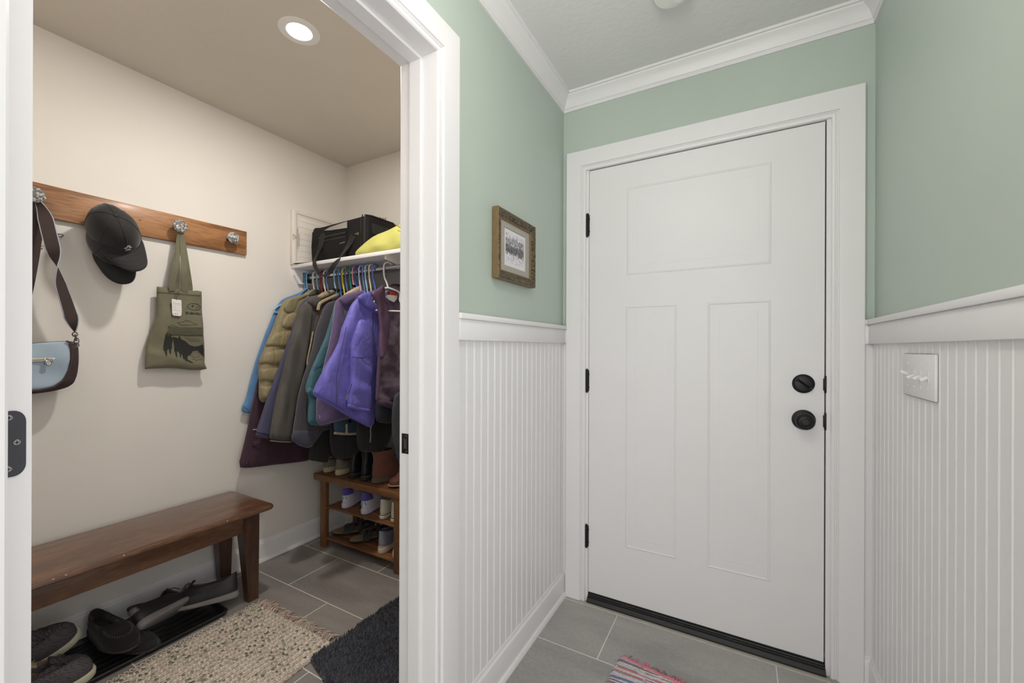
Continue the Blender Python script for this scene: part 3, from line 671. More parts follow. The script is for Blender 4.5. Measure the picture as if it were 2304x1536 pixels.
def star(cx, cy, r):
    m.add([tsk(*tp(cx+(r*(1 if k % 2 == 0 else .2))*math.cos(PI*k/4), cy+(r*(1 if k % 2 == 0 else .2))*math.sin(PI*k/4)*.9), .0018) for k in range(8)], [tuple(range(8))])
star(733, 520, 34); star(770, 558, 13); star(797, 530, 14); star(800, 558, 12); star(828, 538, 14); star(797, 545, 9)
part('oval_star_emblem', m, INK, tt, smooth=False, label='black oval with six stars')
a, b2 = tp(635, 612), tp(848, 612); tm = textmesh('SUBARU', 1, Matrix(), 0, .02)
xs = [v[0] for v in tm.v]; zs = [v[1] for v in tm.v]; hh = abs(tp(700, 597)[1]-tp(700, 627)[1])
tm.v = [tuple(tsk(a[0]+(v[0]-min(xs))/(max(xs)-min(xs))*(b2[0]-a[0]), a[1]-hh/2+(v[1]-min(zs))/(max(zs)-min(zs))*hh, .0018+v[2])) for v in tm.v]
part('brand_lettering', tm, INK, tt, smooth=False, label='black SUBARU lettering')
# hem and handles
m = MB()
for X0, X1 in ((262, 440), (440, 720), (720, 848)):
    pass
pline(m, [tp(272, 331), tp(440, 345), tp(720, 372), tp(842, 377)], .0008); pline(m, [tp(272, 343), tp(440, 357), tp(720, 384), tp(842, 389)], .0006)
part('hem_stitching', m, mat('olive_thread', (86, 84, 58), .9), tt, smooth=False)
def hpt(px, py, x): return at(px, py, x=x)
for i, (a0, a1, xo) in enumerate((((388, 648), (404, 520), .035), ((416, 652), (409, 520), .04), ((396, 648), (401, 518), .028), ((427, 652), (412, 520), .026))):
    P = [hpt(a0[0], a0[1]+6, TX+.014 if i < 2 else TX-.004), hpt(a0[0], a0[1]-10, TX+.02 if i < 2 else TX), hpt((a0[0]*.6+a1[0]*.4), a0[1]*.6+a1[1]*.4, TX+xo*.7), hpt(a1[0], a1[1]+25, XP+.055), hpt(406, 514, XP+.052)]
    P = catmull(P, 6); n = len(P)
    wd = [Vector((.25*math.sin(k/n*5+i), 1, 0)) for k in range(n)]
    m = strip(P, wd, [.024-.010*(k/n)**2 for k in range(n)], .0022); part('handle', m, TOTEM, tt)
m = MB(); P = catmull([hpt(402, 652, TX+.024), hpt(403, 662, TX+.03), hpt(398, 668, TX+.03), hpt(397, 676, TX+.028)], 5); m.tube(P, .0007, 5)
P = catmull([hpt(402, 655, TX+.024), hpt(393, 664, TX+.03), hpt(396, 672, TX+.028)], 5); m.tube(P, .0006, 5); part('tag_cord', m, BLACKP, tt)
def plate(poly, x, t): return MB().prism([tuple(p) for p in poly], 'x', x, x+t)
tagp = [(at(px, py, x=TX+.028).y, at(px, py, x=TX+.028).z) for px, py in ((386.5, 672), (408, 675), (409, 698.5), (408, 709), (406, 711), (390, 709.5), (387.5, 706), (387, 697))]
m = plate(tagp, TX+.027, .0012); m2 = m; 
tgo = part('paper_tag', m, mat('paper_white', (225, 220, 218), .7, var=.01), tt, smooth=False, label='white paper tag on a black cord')
m = MB()
def tline(x0, y0, x1, y1, r=.0003): m.tube([at(x0, y0, x=TX+.0285), at(x1, y1, x=TX+.0285)], r, 4)
tline(388.5, 681.3, 399, 682.4, .0005); tline(400, 682.5, 406, 683.6, .0005); tline(388.5, 684.7, 406, 686.5); tline(389, 688.6, 397, 689.6); tline(389, 692.6, 397, 693.5); tline(388, 697, 408.5, 699.3, .0003)
for k in range(3): tline(390.5+k*4, 704, 390.5+k*4, 707.5, .0008)
part('tag_print', m, mat('grey_tag_ink', (120, 112, 110), .8), tgo, smooth=False)

# ---- shoulder bag
BROWNF = mat('dark_brown_canvas', (62, 48, 46), .8, var=.1, bump=.3, bscale=300)
BLUEF = mat('pale_blue_cotton', (160, 178, 192), .8, var=.04, vscale=9, bump=.25, bscale=300)
CREAMZ = mat('cream_zip_tape', (205, 200, 185), .7)
bg = thing('shoulder_bag', 'pale blue and brown shoulder bag hanging at the left end of the rack', 'bag', (-2.3, .45, 1.05))
BXX = -2.29
body = pl([(74-60, 790), (74-60, 880), (60, 887), (90, 884), (120, 880), (150, 872), (166, 862), (174, 842), (177, 815), (177, 782), (172, 770), (150, 766), (60, 772)], BXX)
def bfold(u, v): return .004*math.sin(u*40+v*20)+.003*math.sin(v*50)
part('bag_body', pillow(body, YZX(BXX), .075, .045, .014, bfold), BROWNF, bg)
flap = pl([(14, 790), (14, 872), (60, 879), (90, 877), (120, 870), (142, 855), (155, 832), (160, 808), (160, 785), (156, 771), (149, 767), (60, 773)], BXX+.035)
part('front_flap', pillow(flap, YZX(BXX+.036), .016, .02, .012, bfold), BLUEF, bg, label='pale blue front flap')
m = MB(); m.tube([at(p[0], p[1], x=BXX+.047) for p in ((149, 767), (157, 771), (161, 785), (161, 808), (156, 833), (143, 856), (121, 871), (90, 878), (60, 880), (14, 873))], .0035, 6); part('flap_piping', m, BROWNF, bg)
m = strip([at(p[0], p[1], x=BXX+.049) for p in ((40, 811), (80, 809), (122, 807.5))], (0, 0, 1), .013, .002); zp = part('zipper', m, CREAMZ, bg, label='cream zipper')
m = MB(); m.tube([at(40, 811, x=BXX+.051), at(122, 807.5, x=BXX+.051)], .0016, 6); m.bbox(-.006, .006, -.005, .005, -.002, .002, .001, Matrix.Translation(at(104, 808.5, x=BXX+.052)) @ TOX)
m.tube([at(118, 807.5, x=BXX+.053), at(124, 806, x=BXX+.054)], .0015, 6); part('zipper_slider', m, CHROME, zp)
pz = at(108, 817, x=BXX+.053); m = MB(); m.lathe([(.0085, 0), (.0085, .003), (.006, .004), (.0045, .0035), (.001, .0045)], Matrix.Translation(pz) @ TOX, 20); m.bbox(-.012, .0, -.006, .006, 0, .0025, .001, Matrix.Translation(pz) @ TOX); part('zipper_pull', m, CHROME, zp)
P = catmull([Vector((XP+.052, .478, 1.772)), at(98, 478, x=-2.30), at(112, 530, x=-2.27), at(122, 570, x=-2.26), at(129, 598, x=-2.26), at(137, 640, x=-2.26), at(150, 680, x=-2.265), at(163, 722, x=-2.27), at(168.5, 746, x=-2.275)], 7)
n = len(P); wd = []
for k in range(n):
    f = k/(n-1); seq = [(0, 85), (.14, 25), (.32, 25), (.47, 90), (.62, 150), (.82, 165), (1, 265)]
    for a_, b_ in zip(seq[:-1], seq[1:]):
        if a_[0] <= f <= b_[0]: ang = a_[1]+(b_[1]-a_[1])*(f-a_[0])/(b_[0]-a_[0]); break
    ang = math.radians(ang); wd.append(Vector((math.sin(ang), math.cos(ang), .12)))
stp = part('strap', strip(P, wd, [.010+.030*min(1, min(k, n-1-k)/(n*.16)) for k in range(n)], .0022), BROWNF, bg, label='brown webbing strap with pale edges')
m = MB()
for s in (-1, 1):
    E_ = []
    for i, p in enumerate(P):
        tg = (P[min(i+1, n-1)]-P[max(i-1, 0)]).normalized(); d = (wd[i]-tg*wd[i].dot(tg)).normalized(); E_.append(p+d*(.005+.015*min(1, min(i, n-1-i)/(n*.16)))*s)
    m.tube(E_, .0018, 6)
part('strap_edging', m, mat('pale_lilac_edging', (165, 172, 185), .7), stp)
P2 = catmull([Vector((XP+.05, .474, 1.772)), at(79, 520, x=-2.335), at(60, 640, x=-2.34), at(30, 760, x=-2.33)], 6)
part('strap', strip(P2, (0, 1, 0), .038, .0022), BROWNF, bg)
def torus(m, c, R, r, M, sx=1, sy=1, a0=0, a1=360, n=20):
    cl = abs(a1-a0) >= 360; k = n if not cl else n
    pts = [Vector(c)+(M @ Vector((R*sx*math.cos(math.radians(a0+(a1-a0)*i/k)), R*sy*math.sin(math.radians(a0+(a1-a0)*i/k)), 0))) for i in range(k+1)]
    m.tube(pts, r, 7)
RX = Matrix.Rotation(PI/2, 3, 'Y')
m = MB(); c1 = at(168.5, 752, x=-2.275); torus(m, c1, .007, .0022, RX, 1.2, 1); c2 = at(172, 767, x=-2.275); torus(m, c2, .008, .002, RX, 1.6, .8); m.tube([c1, c2], .003, 8); torus(m, at(170, 776, x=-2.265), .009, .0022, RX); torus(m, at(168, 779, x=-2.268), .006, .002, RX)
part('swivel_clasp', m, STEEL, bg, label='steel swivel clasp')
# small hooks in the wall
m = MB(); c = at(134, 530, x=XP+.008); m.tube([c+Vector((-.008, 0, .004)), c+Vector((0, -.006, .006)), c+Vector((.004, .004, .006)), c+Vector((.004, .010, .003)), c+Vector((.002, .006, -.004)), c+Vector((0, -.003, -.004))], .0014, 6)
part('wall_hook', m, BLACKM, None, label='small black wire hook on the wall under the oak rack', cat='hook')
m = MB(); P = catmull([at(p[0], p[1], x=XP+.012) for p in ((70, 488), (78, 494), (84, 510), (83, 524), (80, 536), (86, 548), (96, 553), (104, 552))], 5); m.tube(P, .0022, 7); m.tube([P[0], Vector((XP, P[0].y, P[0].z))], .0022, 7)
part('wall_hook', m, mat('grey_wire', (150, 146, 140), .4, metal=.5), None, label='grey bent wire hook behind the bag strap', cat='hook')

# ---- bench
bn = thing('bench', 'long dark brown wooden bench against the cream wall', 'bench', (-2.14, .6, 0))
bx0, bx1, by0, by1, bt = -2.338, -1.955, .02, 1.183, .458
prof = [(.012, -.026), (.004, -.024), (0, -.019), (0, -.012), (.004, -.005), (.010, -.003), (.011, -.001), (.016, 0)]
def rr(x0, x1, y0, y1, r, n=5):
    out = []
    for cx, cy, a0 in ((x1-r, y0+r, -90), (x1-r, y1-r, 0), (x0+r, y1-r, 90), (x0+r, y0+r, 180)):
        for k in range(n+1): a = math.radians(a0+90*k/n); out.append((cx+r*math.cos(a), cy+r*math.sin(a)))
    return out
m = MB(); m.loft([[Vector((x, y, bt+z)) for x, y in rr(bx0+u, bx1-u, by0+u, by1-u, max(.03-u, .01))] for u, z in prof], True, True); seat = part('seat', m, BROWNW, bn)
CHIP = mat('pale_chip', (190, 175, 160), .6)
for k, (px, py) in enumerate(((119, 1302), (147, 1292), (265, 1241), (503, 1168))):
    q = at(px, py, z=bt-.008); m = MB(); m.ell((bx1-.003, q.y, bt-.008), (.002, .003, .002)); part('paint_chip', m, CHIP, seat)
m = MB()
m.bbox(-2.052, -2.030, .07, 1.11, .338, bt-.024, .002); ap = part('apron', m, BROWNW, bn)
m = MB(); m.bbox(-2.30, -2.28, .07, 1.11, .338, bt-.024, .002); part('apron', m, BROWNW, bn)
for yy in (.08, 1.10):
    m = MB(); m.bbox(-2.29, -2.05, yy-.01, yy+.01, .338, bt-.024, .002); part('apron', m, BROWNW, bn)
for lx, sx in ((-2.052, 1), (-2.292, -1)):
    for ly, sy in ((1.114, 1), (.075, -1)):
        m = MB(); o = .0275
        def sq(cx, cy, h, z): return [Vector((cx-h[0], cy-h[2], z)), Vector((cx+h[1], cy-h[2], z)), Vector((cx+h[1], cy+h[3], z)), Vector((cx-h[0], cy+h[3], z))]
        tx0, tx1 = (.035, .027) if sx > 0 else (.027, .035); ty0, ty1 = (.040, .030) if sy > 0 else (.030, .040)
        m.loft([sq(lx, ly, (.016 if sx > 0 else .022, .022 if sx > 0 else .016, .016 if sy > 0 else .03, .03 if sy > 0 else .016), 0), sq(lx, ly, (tx0, tx1, ty0, ty1), .335), sq(lx, ly, (tx0, tx1, ty0, ty1), bt-.024)], True, True)
        part('leg', m, BROWNL, bn, smooth=False)

# ---- shelf with brackets and rod
SZ0, SZ1, SYF = 1.681, 1.702, 1.521
m = MB(); m.bbox(XP, XI, SYF, YP, SZ0, SZ1, .002)
sh = thing('closet_shelf', 'white closet shelf above the hanging coats', 'shelf', (-1.63, 1.72, SZ0)); part('shelf_board', m, WHITE, sh)
m = MB(); m.prism([(SYF+.005, SZ0), (YP, SZ0), (YP, 1.592), (SYF+.04, 1.592), (SYF+.01, 1.64)], 'x', XP, XP+.02); part('side_cleat', m, WHITE, sh, smooth=False)
m = MB(); m.bbox(XP+.02, XI, YP-.02, YP, 1.59, SZ0, .002); part('back_cleat', m, WHITE, sh)
for bxx in (-1.60,):
    m = MB(); m.prism([(SYF+.01, SZ0), (YP, SZ0), (YP, 1.42), (YP-.012, 1.42), (YP-.02, 1.47), (SYF+.08, SZ0-.03), (SYF+.01, SZ0-.02)], 'x', bxx, bxx+.004); m.bbox(bxx-.012, bxx+.016, SYF+.01, YP, SZ0-.004, SZ0, .001); part('bracket', m, WHITEP, sh, smooth=False, label='white metal bracket')
RYY, RZZ = 1.612, 1.634
rd = thing('closet_rod', 'chrome closet rod under the white shelf', 'rod', (-1.63, RYY, RZZ))
m = MB(); m.tube([(XP+.02, RYY, RZZ), (XI, RYY, RZZ)], .0135, 20); part('rod', m, CHROME, rd)
for xx, sg in ((XP+.02, 1), (XI, -1)):
    m = MB(); m.bbox(min(xx, xx+.004*sg), max(xx, xx+.004*sg), RYY-.028, RYY+.028, RZZ-.03, RZZ+.03, .002); m.lathe([(.019, 0), (.018, .022)], Matrix.Translation((xx, RYY, RZZ)) @ Matrix.Rotation(PI/2*sg, 4, 'Y'), 20); part('rod_socket', m, STEEL, rd)

# ---- things on the shelf
FOAM = mat('white_foam', (222, 216, 208), .7, var=.02)
pb = thing('packing_box', 'flat white box standing on the shelf against the cream wall', 'box', (XP+.02, 1.7, SZ1))
q0, q1 = 1.513, 1.87; zt = at(655, 468, x=XP+.03).z
m = MB(); m.bbox(XP+.001, XP+.028, q0, q1, SZ1, zt, .006); part('box_body', m, FOAM, pb)
m = MB(); m.loft([[Vector((XP+w, y, z)) for y, z in ((q0+u, SZ1+u), (q1-u, SZ1+u), (q1-u, zt-u), (q0+u, zt-u))] for u, w in ((.004, .027), (.008, .034), (.020, .034), (.026, .029), (.034, .029))], True); part('raised_rim', m, FOAM, pb)
m = MB()
for k in range(7): z = SZ1+.055+k*.036; m.tube([(XP+.029, q0+.04, z), (XP+.0295, q1-.03, z)], .0006, 6)
part('rib', m, FOAM, pb)
m = MB(); GI = mat('grey_box_print', (150, 142, 134), .8)
c = at(663, 533, x=XP+.036); tri = [c+Vector((0, -.009, .014)), c+Vector((0, -.009, -.014)), c+Vector((0, .010, 0))]; m.tube(tri+[tri[0]], .0016, 5)
for k, (y, l0, l1) in enumerate(((.016, -.05, .06), (.020, -.07, .05), (.024, -.062, .066), (.029, -.045, .03), (.034, -.05, .022))): m.tube([c+Vector((-.004, y, l0)), c+Vector((-.004, y, l1))], .0009, 4)
part('recycling_print', m, GI, pb, smooth=False)
# pet carrier
CARR = mat('black_nylon', (17, 16, 16), .7, var=.12, vscale=20, bump=.3, bscale=260, spec=.25)
MESHM = mat('black_mesh', (22, 22, 23), .7, var=.4, vscale=400)
WEB = mat('black_webbing', (30, 28, 27), .8, bump=.5, bscale=500)
pc = thing('pet_carrier', 'black soft sided carrier bag with dangling handle on the shelf', 'bag', (-2.06, 1.74, SZ1))
cx0, cx1, cy0, cy1, cz1 = -2.285, -1.80, 1.585, 1.855, 1.945
def crn(u, f): return None
m = MB(); rings = []
for z, q in ((SZ1+.002, .012), (SZ1+.012, 0), (SZ1+.12, -.004), (cz1-.03, .0), (cz1-.008, .008), (cz1, .024)):
    R = []
    for x, y in rr(cx0+q, cx1-q, cy0+q, cy1-q, .035, 6):
        f = (x-cx0)/(cx1-cx0); dz = -.018*(1-f)*((z-SZ1)/.25)+(-.012*math.sin(PI*f))*((z-SZ1)/.25)**2
        R.append(Vector((x, y, z+dz)))
    rings.append(R)
m.loft(rings, True, True); part('carrier_body', m, CARR, pc)
m = MB()
m.tube([(cx1-.016, cy0+.004, SZ1+.02), (cx1-.010, cy0+.002, cz1-.04), (cx1-.018, cy0+.012, cz1-.006), (cx1-.02, cy0+.06, cz1+.002), (cx1-.02, cy1-.05, cz1+.002), (cx1-.012, cy1-.008, cz1-.03), (cx1-.012, cy1-.004, SZ1+.02)], .006, 8); part('piping', m, WEB, pc); m = MB()
m.tube([(cx1-.04, cy0-.001, SZ1+.02), (cx1-.038, cy0-.001, cz1-.03), (cx1-.04, cy0+.012, cz1)], .003, 6); part('piping', m, WEB, pc); m = MB()
m.tube([(cx0+.018, cy0+.012, SZ1+.02), (cx0+.02, cy0+.008, cz1-.05), (cx0+.03, cy0+.02, cz1-.022)], .006, 8); part('piping', m, WEB, pc)
m = MB(); m.bbox(cx1-.002, cx1+.003, cy0+.04, cy1-.04, SZ1+.03, cz1-.045, .002); part('mesh_panel', m, MESHM, pc)
m = MB(); m.bbox(cx0+.10, cx1-.15, cy0-.010, cy0+.01, SZ1+.02, SZ1+.165, .004); pk = part('front_pocket', m, CARR, pc)
m = MB(); m.tube([(cx0+.10, cy0-.012, SZ1+.15), (cx1-.15, cy0-.012, SZ1+.152)], .0022, 6); m.tube([(cx0+.10, cy0-.011, SZ1+.128), (cx1-.15, cy0-.011, SZ1+.13)], .0012, 6); part('pocket_zipper', m, STEEL, pk)
m = MB(); c = at(768, 547, y=cy0-.0115)
for k in range(7): m.box(c.x-.014+k*.0065, c.x-.014+k*.0065+.0042, cy0-.0118, cy0-.0112, c.z-.0028+k*.0006, c.z+.0028+k*.0006)
part('woven_label', m, mat('dim_label_print', (110, 108, 98), .7), pk, smooth=False)
m = MB(); c = at(803, 526, y=cy0-.004); m.tube([c+Vector((-.012, 0, 0)), c+Vector((.006, -.002, 0))], .003, 6); torus(m, c+Vector((.010, -.002, 0)), .006, .002, Matrix.Rotation(PI/2, 3, 'X')); part('brass_clip', m, BRASS, pc, label='brass clip')
m = MB(); c = Vector((cx1-.03, cy0+.11, cz1+.008))
for k in range(4): m.ell((c.x+.008*k, c.y+.012*k, c.z+.002*(k % 2)), (.006, .004, .005))
part('zipper_pull', m, BRASS, pc, label='brass zipper pulls')
m = MB(); yy = cy0-.002
m.loft([[Vector((x, yy-.003, z)) for x, z in ((cx0+.14, SZ1+.192), (cx0+.19, SZ1+.186), (cx1-.15, SZ1+.180), (cx1-.15, SZ1+.217), (cx0+.19, SZ1+.205))], [Vector((x, yy, z)) for x, z in ((cx0+.14, SZ1+.192), (cx0+.19, SZ1+.186), (cx1-.15, SZ1+.180), (cx1-.15, SZ1+.217), (cx0+.19, SZ1+.205))]], True, True); part('lit_mesh_patch', m, mat('grey_mesh_lit', (150, 145, 138), .7), pc, smooth=False, label='light grey patch painted as lit mesh on the front')  # lit inside of the mesh painted as a flat grey patch
P = catmull([at(p[0], p[1], y=q) for p, q in (((728, 524), cy0-.012), ((722, 550), cy0-.018), ((712, 575), cy0-.03), ((707, 590), SYF-.008), ((713, 606), SYF-.014), ((724, 619), SYF-.012), ((738, 615), SYF-.014), ((752, 596), SYF-.012), ((768, 575), SYF+.01), ((782, 555), cy0-.016), ((795, 530), cy0-.012))], 6)
n = len(P); wd = [Vector((1, .5*math.sin(k*.35), .4*math.cos(k*.3)-.2)) for k in range(n)]
part('handle', strip(P, wd, [.036-.014*math.sin(PI*k/n)**.6 for k in range(n)], .003), WEB, pc, label='black webbing handle hanging over the shelf edge')
m = strip(catmull([at(663, 593, z=SZ1+.004), at(680, 592, z=SZ1+.003), at(705, 590, z=SZ1+.003)], 5), (0, 1, 0), .016, .003); part('strap_end', m, WEB, pc)
m = MB(); c = at(690, 533, y=1.70); m.ell((cx0-.012, 1.66, c.z), (.022, .04, .022)); part('side_flap', m, WEB, pc)
# yellow pouch
YEL = mat('lime_yellow_fabric', (190, 187, 98), .7, var=.03, vscale=8, bump=.2, bscale=200, sheen=.1)
yp = [at(p[0], p[1], y=1.56) for p in ((794, 577), (803, 560), (818, 538), (835, 524), (858, 513), (880, 500), (890, 497), (897, 506), (915, 510), (935, 540), (930, 556), (905, 560), (865, 569), (835, 573), (810, 575.5))]
pf = lambda u, v, w: Vector((u, 1.572-w+(v-SZ1)*.35, max(v, SZ1+.004)))
py_ = thing('pouch', 'lime yellow fabric pouch lying in front of the black carrier', 'pouch', (-1.7, 1.56, SZ1))
part('pouch_body', pillow([(p.x, p.z) for p in yp], pf, .09, .05, .013, lambda u, v: .006*math.sin(u*38+v*30)*math.exp(-(v-SZ1)*8)+.003*math.sin(v*60-u*25)), YEL, py_)
m = MB(); m.tube([pf(p.x, p.z, 0.001) for p in yp[1:8]], .003, 6); m.tube([pf(p.x, p.z+.002, 0.0) for p in (yp[0], yp[14], yp[13], yp[12])], .003, 6); part('seam_piping', m, YEL, py_)
m = MB(); c = at(894, 506, y=1.56); m.tube([c+Vector((0, -.02, 0)), c+Vector((.02, -.02, -.012)), c+Vector((.05, -.02, -.03))], .002, 6); part('zipper', m, BRASS, py_)
#@@PART3

# ================================================================ COATS ON HANGERS
def gz(X, Y): return (520+X/3.49, 620+Y/3.49)
def hanger(x, colr, cname, half=.19, rot=0, label='', dz=0):
    m = MB(); top = RZZ+.0135
    hk = []
    for a in range(-30, 215, 18):
        t_ = math.radians(a); hk.append(Vector((x, RYY+.020*math.cos(t_), top-.004+.016*math.sin(t_)+.002)))
    # hook opens to the back, stem comes down at the front
    hk2 = [Vector((x, 2*RYY-p.y, p.z)) for p in hk][:11]
    hk2 = [p for p in hk2]
    zz = 1.50
    stem = [Vector((x, RYY-.0215, top-.02)), Vector((x, RYY-.018, 1.585)), Vector((x, RYY-.004, 1.55+dz*.5)), Vector((x, RYY, 1.525+dz))]
    hkk = [Vector((x, RYY+.021*math.cos(math.radians(a)), top-.003+.020*math.sin(math.radians(a)))) for a in range(-20, 181, 18)]
    P = catmull(hkk+stem, 4)
    m.tube(P, .0042, 8)
    arm = catmull([Vector((x, RYY, 1.53+dz)), Vector((x, RYY-.06, 1.508+dz)), Vector((x, RYY-half*.75, 1.462+dz)), Vector((x, RYY-half, 1.428+dz)), Vector((x, RYY-half-.004, 1.412+dz)), Vector((x, RYY-half+.012, 1.406+dz)), Vector((x, RYY, 1.405+dz)), Vector((x, RYY+half-.012, 1.406+dz)), Vector((x, RYY+half+.004, 1.412+dz)), Vector((x, RYY+half, 1.428+dz)), Vector((x, RYY+half*.75, 1.462+dz)), Vector((x, RYY+.06, 1.508+dz)), Vector((x, RYY, 1.53+dz))], 4)
    m.tube(arm, .0045, 8)
    if rot:
        R = Matrix.Translation((x, RYY, 0)) @ Matrix.Rotation(rot, 4, 'Z') @ Matrix.Translation((-x, -RYY, 0)); m.v = [tuple(R @ Vector(v)) for v in m.v]
    return part('coat_hanger', m, HM[cname] if cname in HM else HM.setdefault(cname, mat('plastic_'+cname, colr, .35, var=.02)), None, label=label, cat='hanger', group='plastic hangers on the closet rod')
HM = {}
HX = [(-2.345, (96, 158, 205), 'sky_blue', 'sky blue plastic hanger, leftmost on the rod by the cream wall'),
      (-2.325, (150, 195, 228), 'pale_blue', 'pale blue plastic hanger second from the left wall'),
      (-2.262, (236, 232, 222), 'white', 'white plastic hanger third from the left wall over the tan puffer'),
      (-2.225, (130, 180, 208), 'grey_blue', 'grey blue plastic hanger left of the dark red one'),
      (-2.193, (140, 28, 50), 'dark_red', 'dark red plastic hanger, the only red one'),
      (-2.163, (236, 230, 214), 'ivory', 'ivory plastic hanger beside the dark red one'),
      (-2.137, (104, 132, 205), 'violet_blue', 'violet blue hanger just left of the gap under the bag handle'),
      (-2.07, (160, 200, 228), 'light_blue', 'light blue hanger right of the gap under the bag handle'),
      (-2.03, (84, 146, 222), 'bright_blue', 'bright blue hanger just left of the yellow one'),
      (-2.0, (232, 208, 60), 'yellow', 'yellow plastic hanger, the only yellow one'),
      (-1.972, (88, 112, 196), 'indigo_blue', 'indigo blue hanger between the yellow and green ones'),
      (-1.937, (40, 150, 112), 'green', 'green plastic hanger, the only green one'),
      (-1.914, (226, 158, 162), 'pink', 'pink plastic hanger, the only pink one'),
      (-1.893, (52, 84, 190), 'royal_blue', 'royal blue hanger right beside the pink one'),
      (-1.862, (200, 204, 232), 'lavender', 'pale lavender plastic hanger in the middle right of the rod'),
      (-1.832, (118, 130, 206), 'periwinkle', 'periwinkle hanger right of the pale lavender one'),
      (-1.812, (158, 212, 226), 'aqua', 'aqua plastic hanger left of the cream one'),
      (-1.782, (232, 214, 186), 'cream', 'cream plastic hanger left of the front blue one'),
      (-1.755, (92, 122, 212), 'cornflower', 'cornflower blue hanger holding the periwinkle jacket'),
      (-1.662, (240, 238, 236), 'pure_white', 'white hanger at the right end inside the open quilted coat')]
for k, (hx, hc, hn, hl) in enumerate(HX): hanger(hx, hc, hn, half=(.215 if k == 1 else .15 if k == 18 else .085 if k == 19 else .10), rot=math.radians(-35 if k == 19 else 0), label=hl, dz=(0 if k in (1, 19) else -.012 if k == 18 else -.03 if k == 12 else -.075))

def cloth(name, c, rough=.8, sheen=.25, bump=.3, bs=260, var=.1, vs=9, wr=.5):
    m = mat(name, c, rough, var=var, vscale=vs, bump=bump, bscale=bs, sheen=sheen, bdist=.001); t = m.node_tree; n, l = t.nodes, t.links; b = n['Principled BSDF']
    fine = b.inputs['Normal'].links[0].from_node
    tc = n.new('ShaderNodeTexCoord'); mp = n.new('ShaderNodeMapping'); mp.inputs['Scale'].default_value = (1, 1.5, .7); mp.inputs['Rotation'].default_value = (.35, 0, 0); l.new(tc.outputs['Object'], mp.inputs[0])
    w = n.new('ShaderNodeTexNoise'); w.inputs['Scale'].default_value = 16; w.inputs['Detail'].default_value = 3.5; w.inputs['Distortion'].default_value = 1.2; l.new(mp.outputs[0], w.inputs['Vector'])
    bp = n.new('ShaderNodeBump'); bp.inputs['Strength'].default_value = wr; bp.inputs['Distance'].default_value = .014; l.new(w.outputs['Fac'], bp.inputs['Height']); l.new(bp.outputs[0], fine.inputs['Normal']); return m
def folds(seed, amp=.005, fx=24, lean=1.5):
    def f(u, v):
        q = noise.noise(Vector((u*7+seed, v*2.2, seed*3.1)))
        return amp*(math.sin((u+v*.12*lean)*fx+q*4+seed)+.6*math.sin((u-v*.2)*fx*1.9+q*3+seed*2)+.8*q)
    return f
def coat(name, label, cat, x, left, m_, thick=.034, bottom=(), right=None, amp=.005, seed=1, fold=None, group=None, R=.03, conv=True, partname='coat_body', ymax=1.885, step=.016, zlo=None):
    L = []
    for p in left: q = at(*gz(*p), x=x); L.append(Vector((q.y, q.z)))
    Bm = []
    for p in bottom: q = at(*gz(*p), x=x); Bm.append(Vector((q.y, q.z)))
    if right is not None:
        Rr = []
        for p in right: q = at(*gz(*p), x=x); Rr.append(Vector((q.y, q.z)))
    else:
        Rr = [Vector((min(2*RYY-p.x, ymax), p.y)) for p in reversed(L)]
        # drop duplicates along the wall line
        Rr = [p for i, p in enumerate(Rr) if i == 0 or (p-Rr[i-1]).length > .004]
    poly = L+Bm+Rr
    yc = sum(p.x for p in poly)/len(poly); zb = min(p.y for p in poly)
    t = thing(name, label, cat, (x, yc, zb), group)
    fo = fold or folds(seed, amp)
    b = part(partname, pillow([(p.x, p.y) for p in poly], YZX(x), thick, R, step, fo), m_, t)
    return t, b
def subp(parent, name, poly, x, thick, m_, seed=1, amp=.004, label=None, R=.02, fold=None, step=.014):
    P = [at(*gz(*p), x=x) for p in poly]
    return part(name, pillow([(p.y, p.z) for p in P], YZX(x), thick, R, step, fold or folds(seed, amp, 34)), m_, parent, label=label)
def pipe(parent, name, pts, x, r, m_, label=None, n=6):
    m = MB(); m.tube(catmull([at(*gz(*p), x=x) for p in pts], n), r, 7); return part(name, m, m_, parent, label=label)
ZIP = mat('zip_metal', (150, 148, 150), .35, metal=.9)
# 1 denim blue shirt, furthest
t, b = coat('denim_shirt', 'medium blue denim shirt, leftmost garment next to the cream wall', 'shirt', -2.338, [(600, 92), (545, 130), (410, 180), (375, 212), (330, 300), (265, 460), (200, 640), (160, 780), (130, 900), (118, 960), (72, 1062)], cloth('denim_blue', (92, 132, 176), .85, .1, .4, 420), .020, [(130, 1083), (200, 1060)], amp=.002, seed=2)
pipe(t, 'seam', [(88, 1020), (140, 1050)], -2.327, .0016, cloth('denim_seam', (84, 118, 160)))
pipe(t, 'collar_edge', [(600, 96), (560, 130), (530, 165)], -2.322, .006, cloth('denim_collar', (100, 140, 186)))
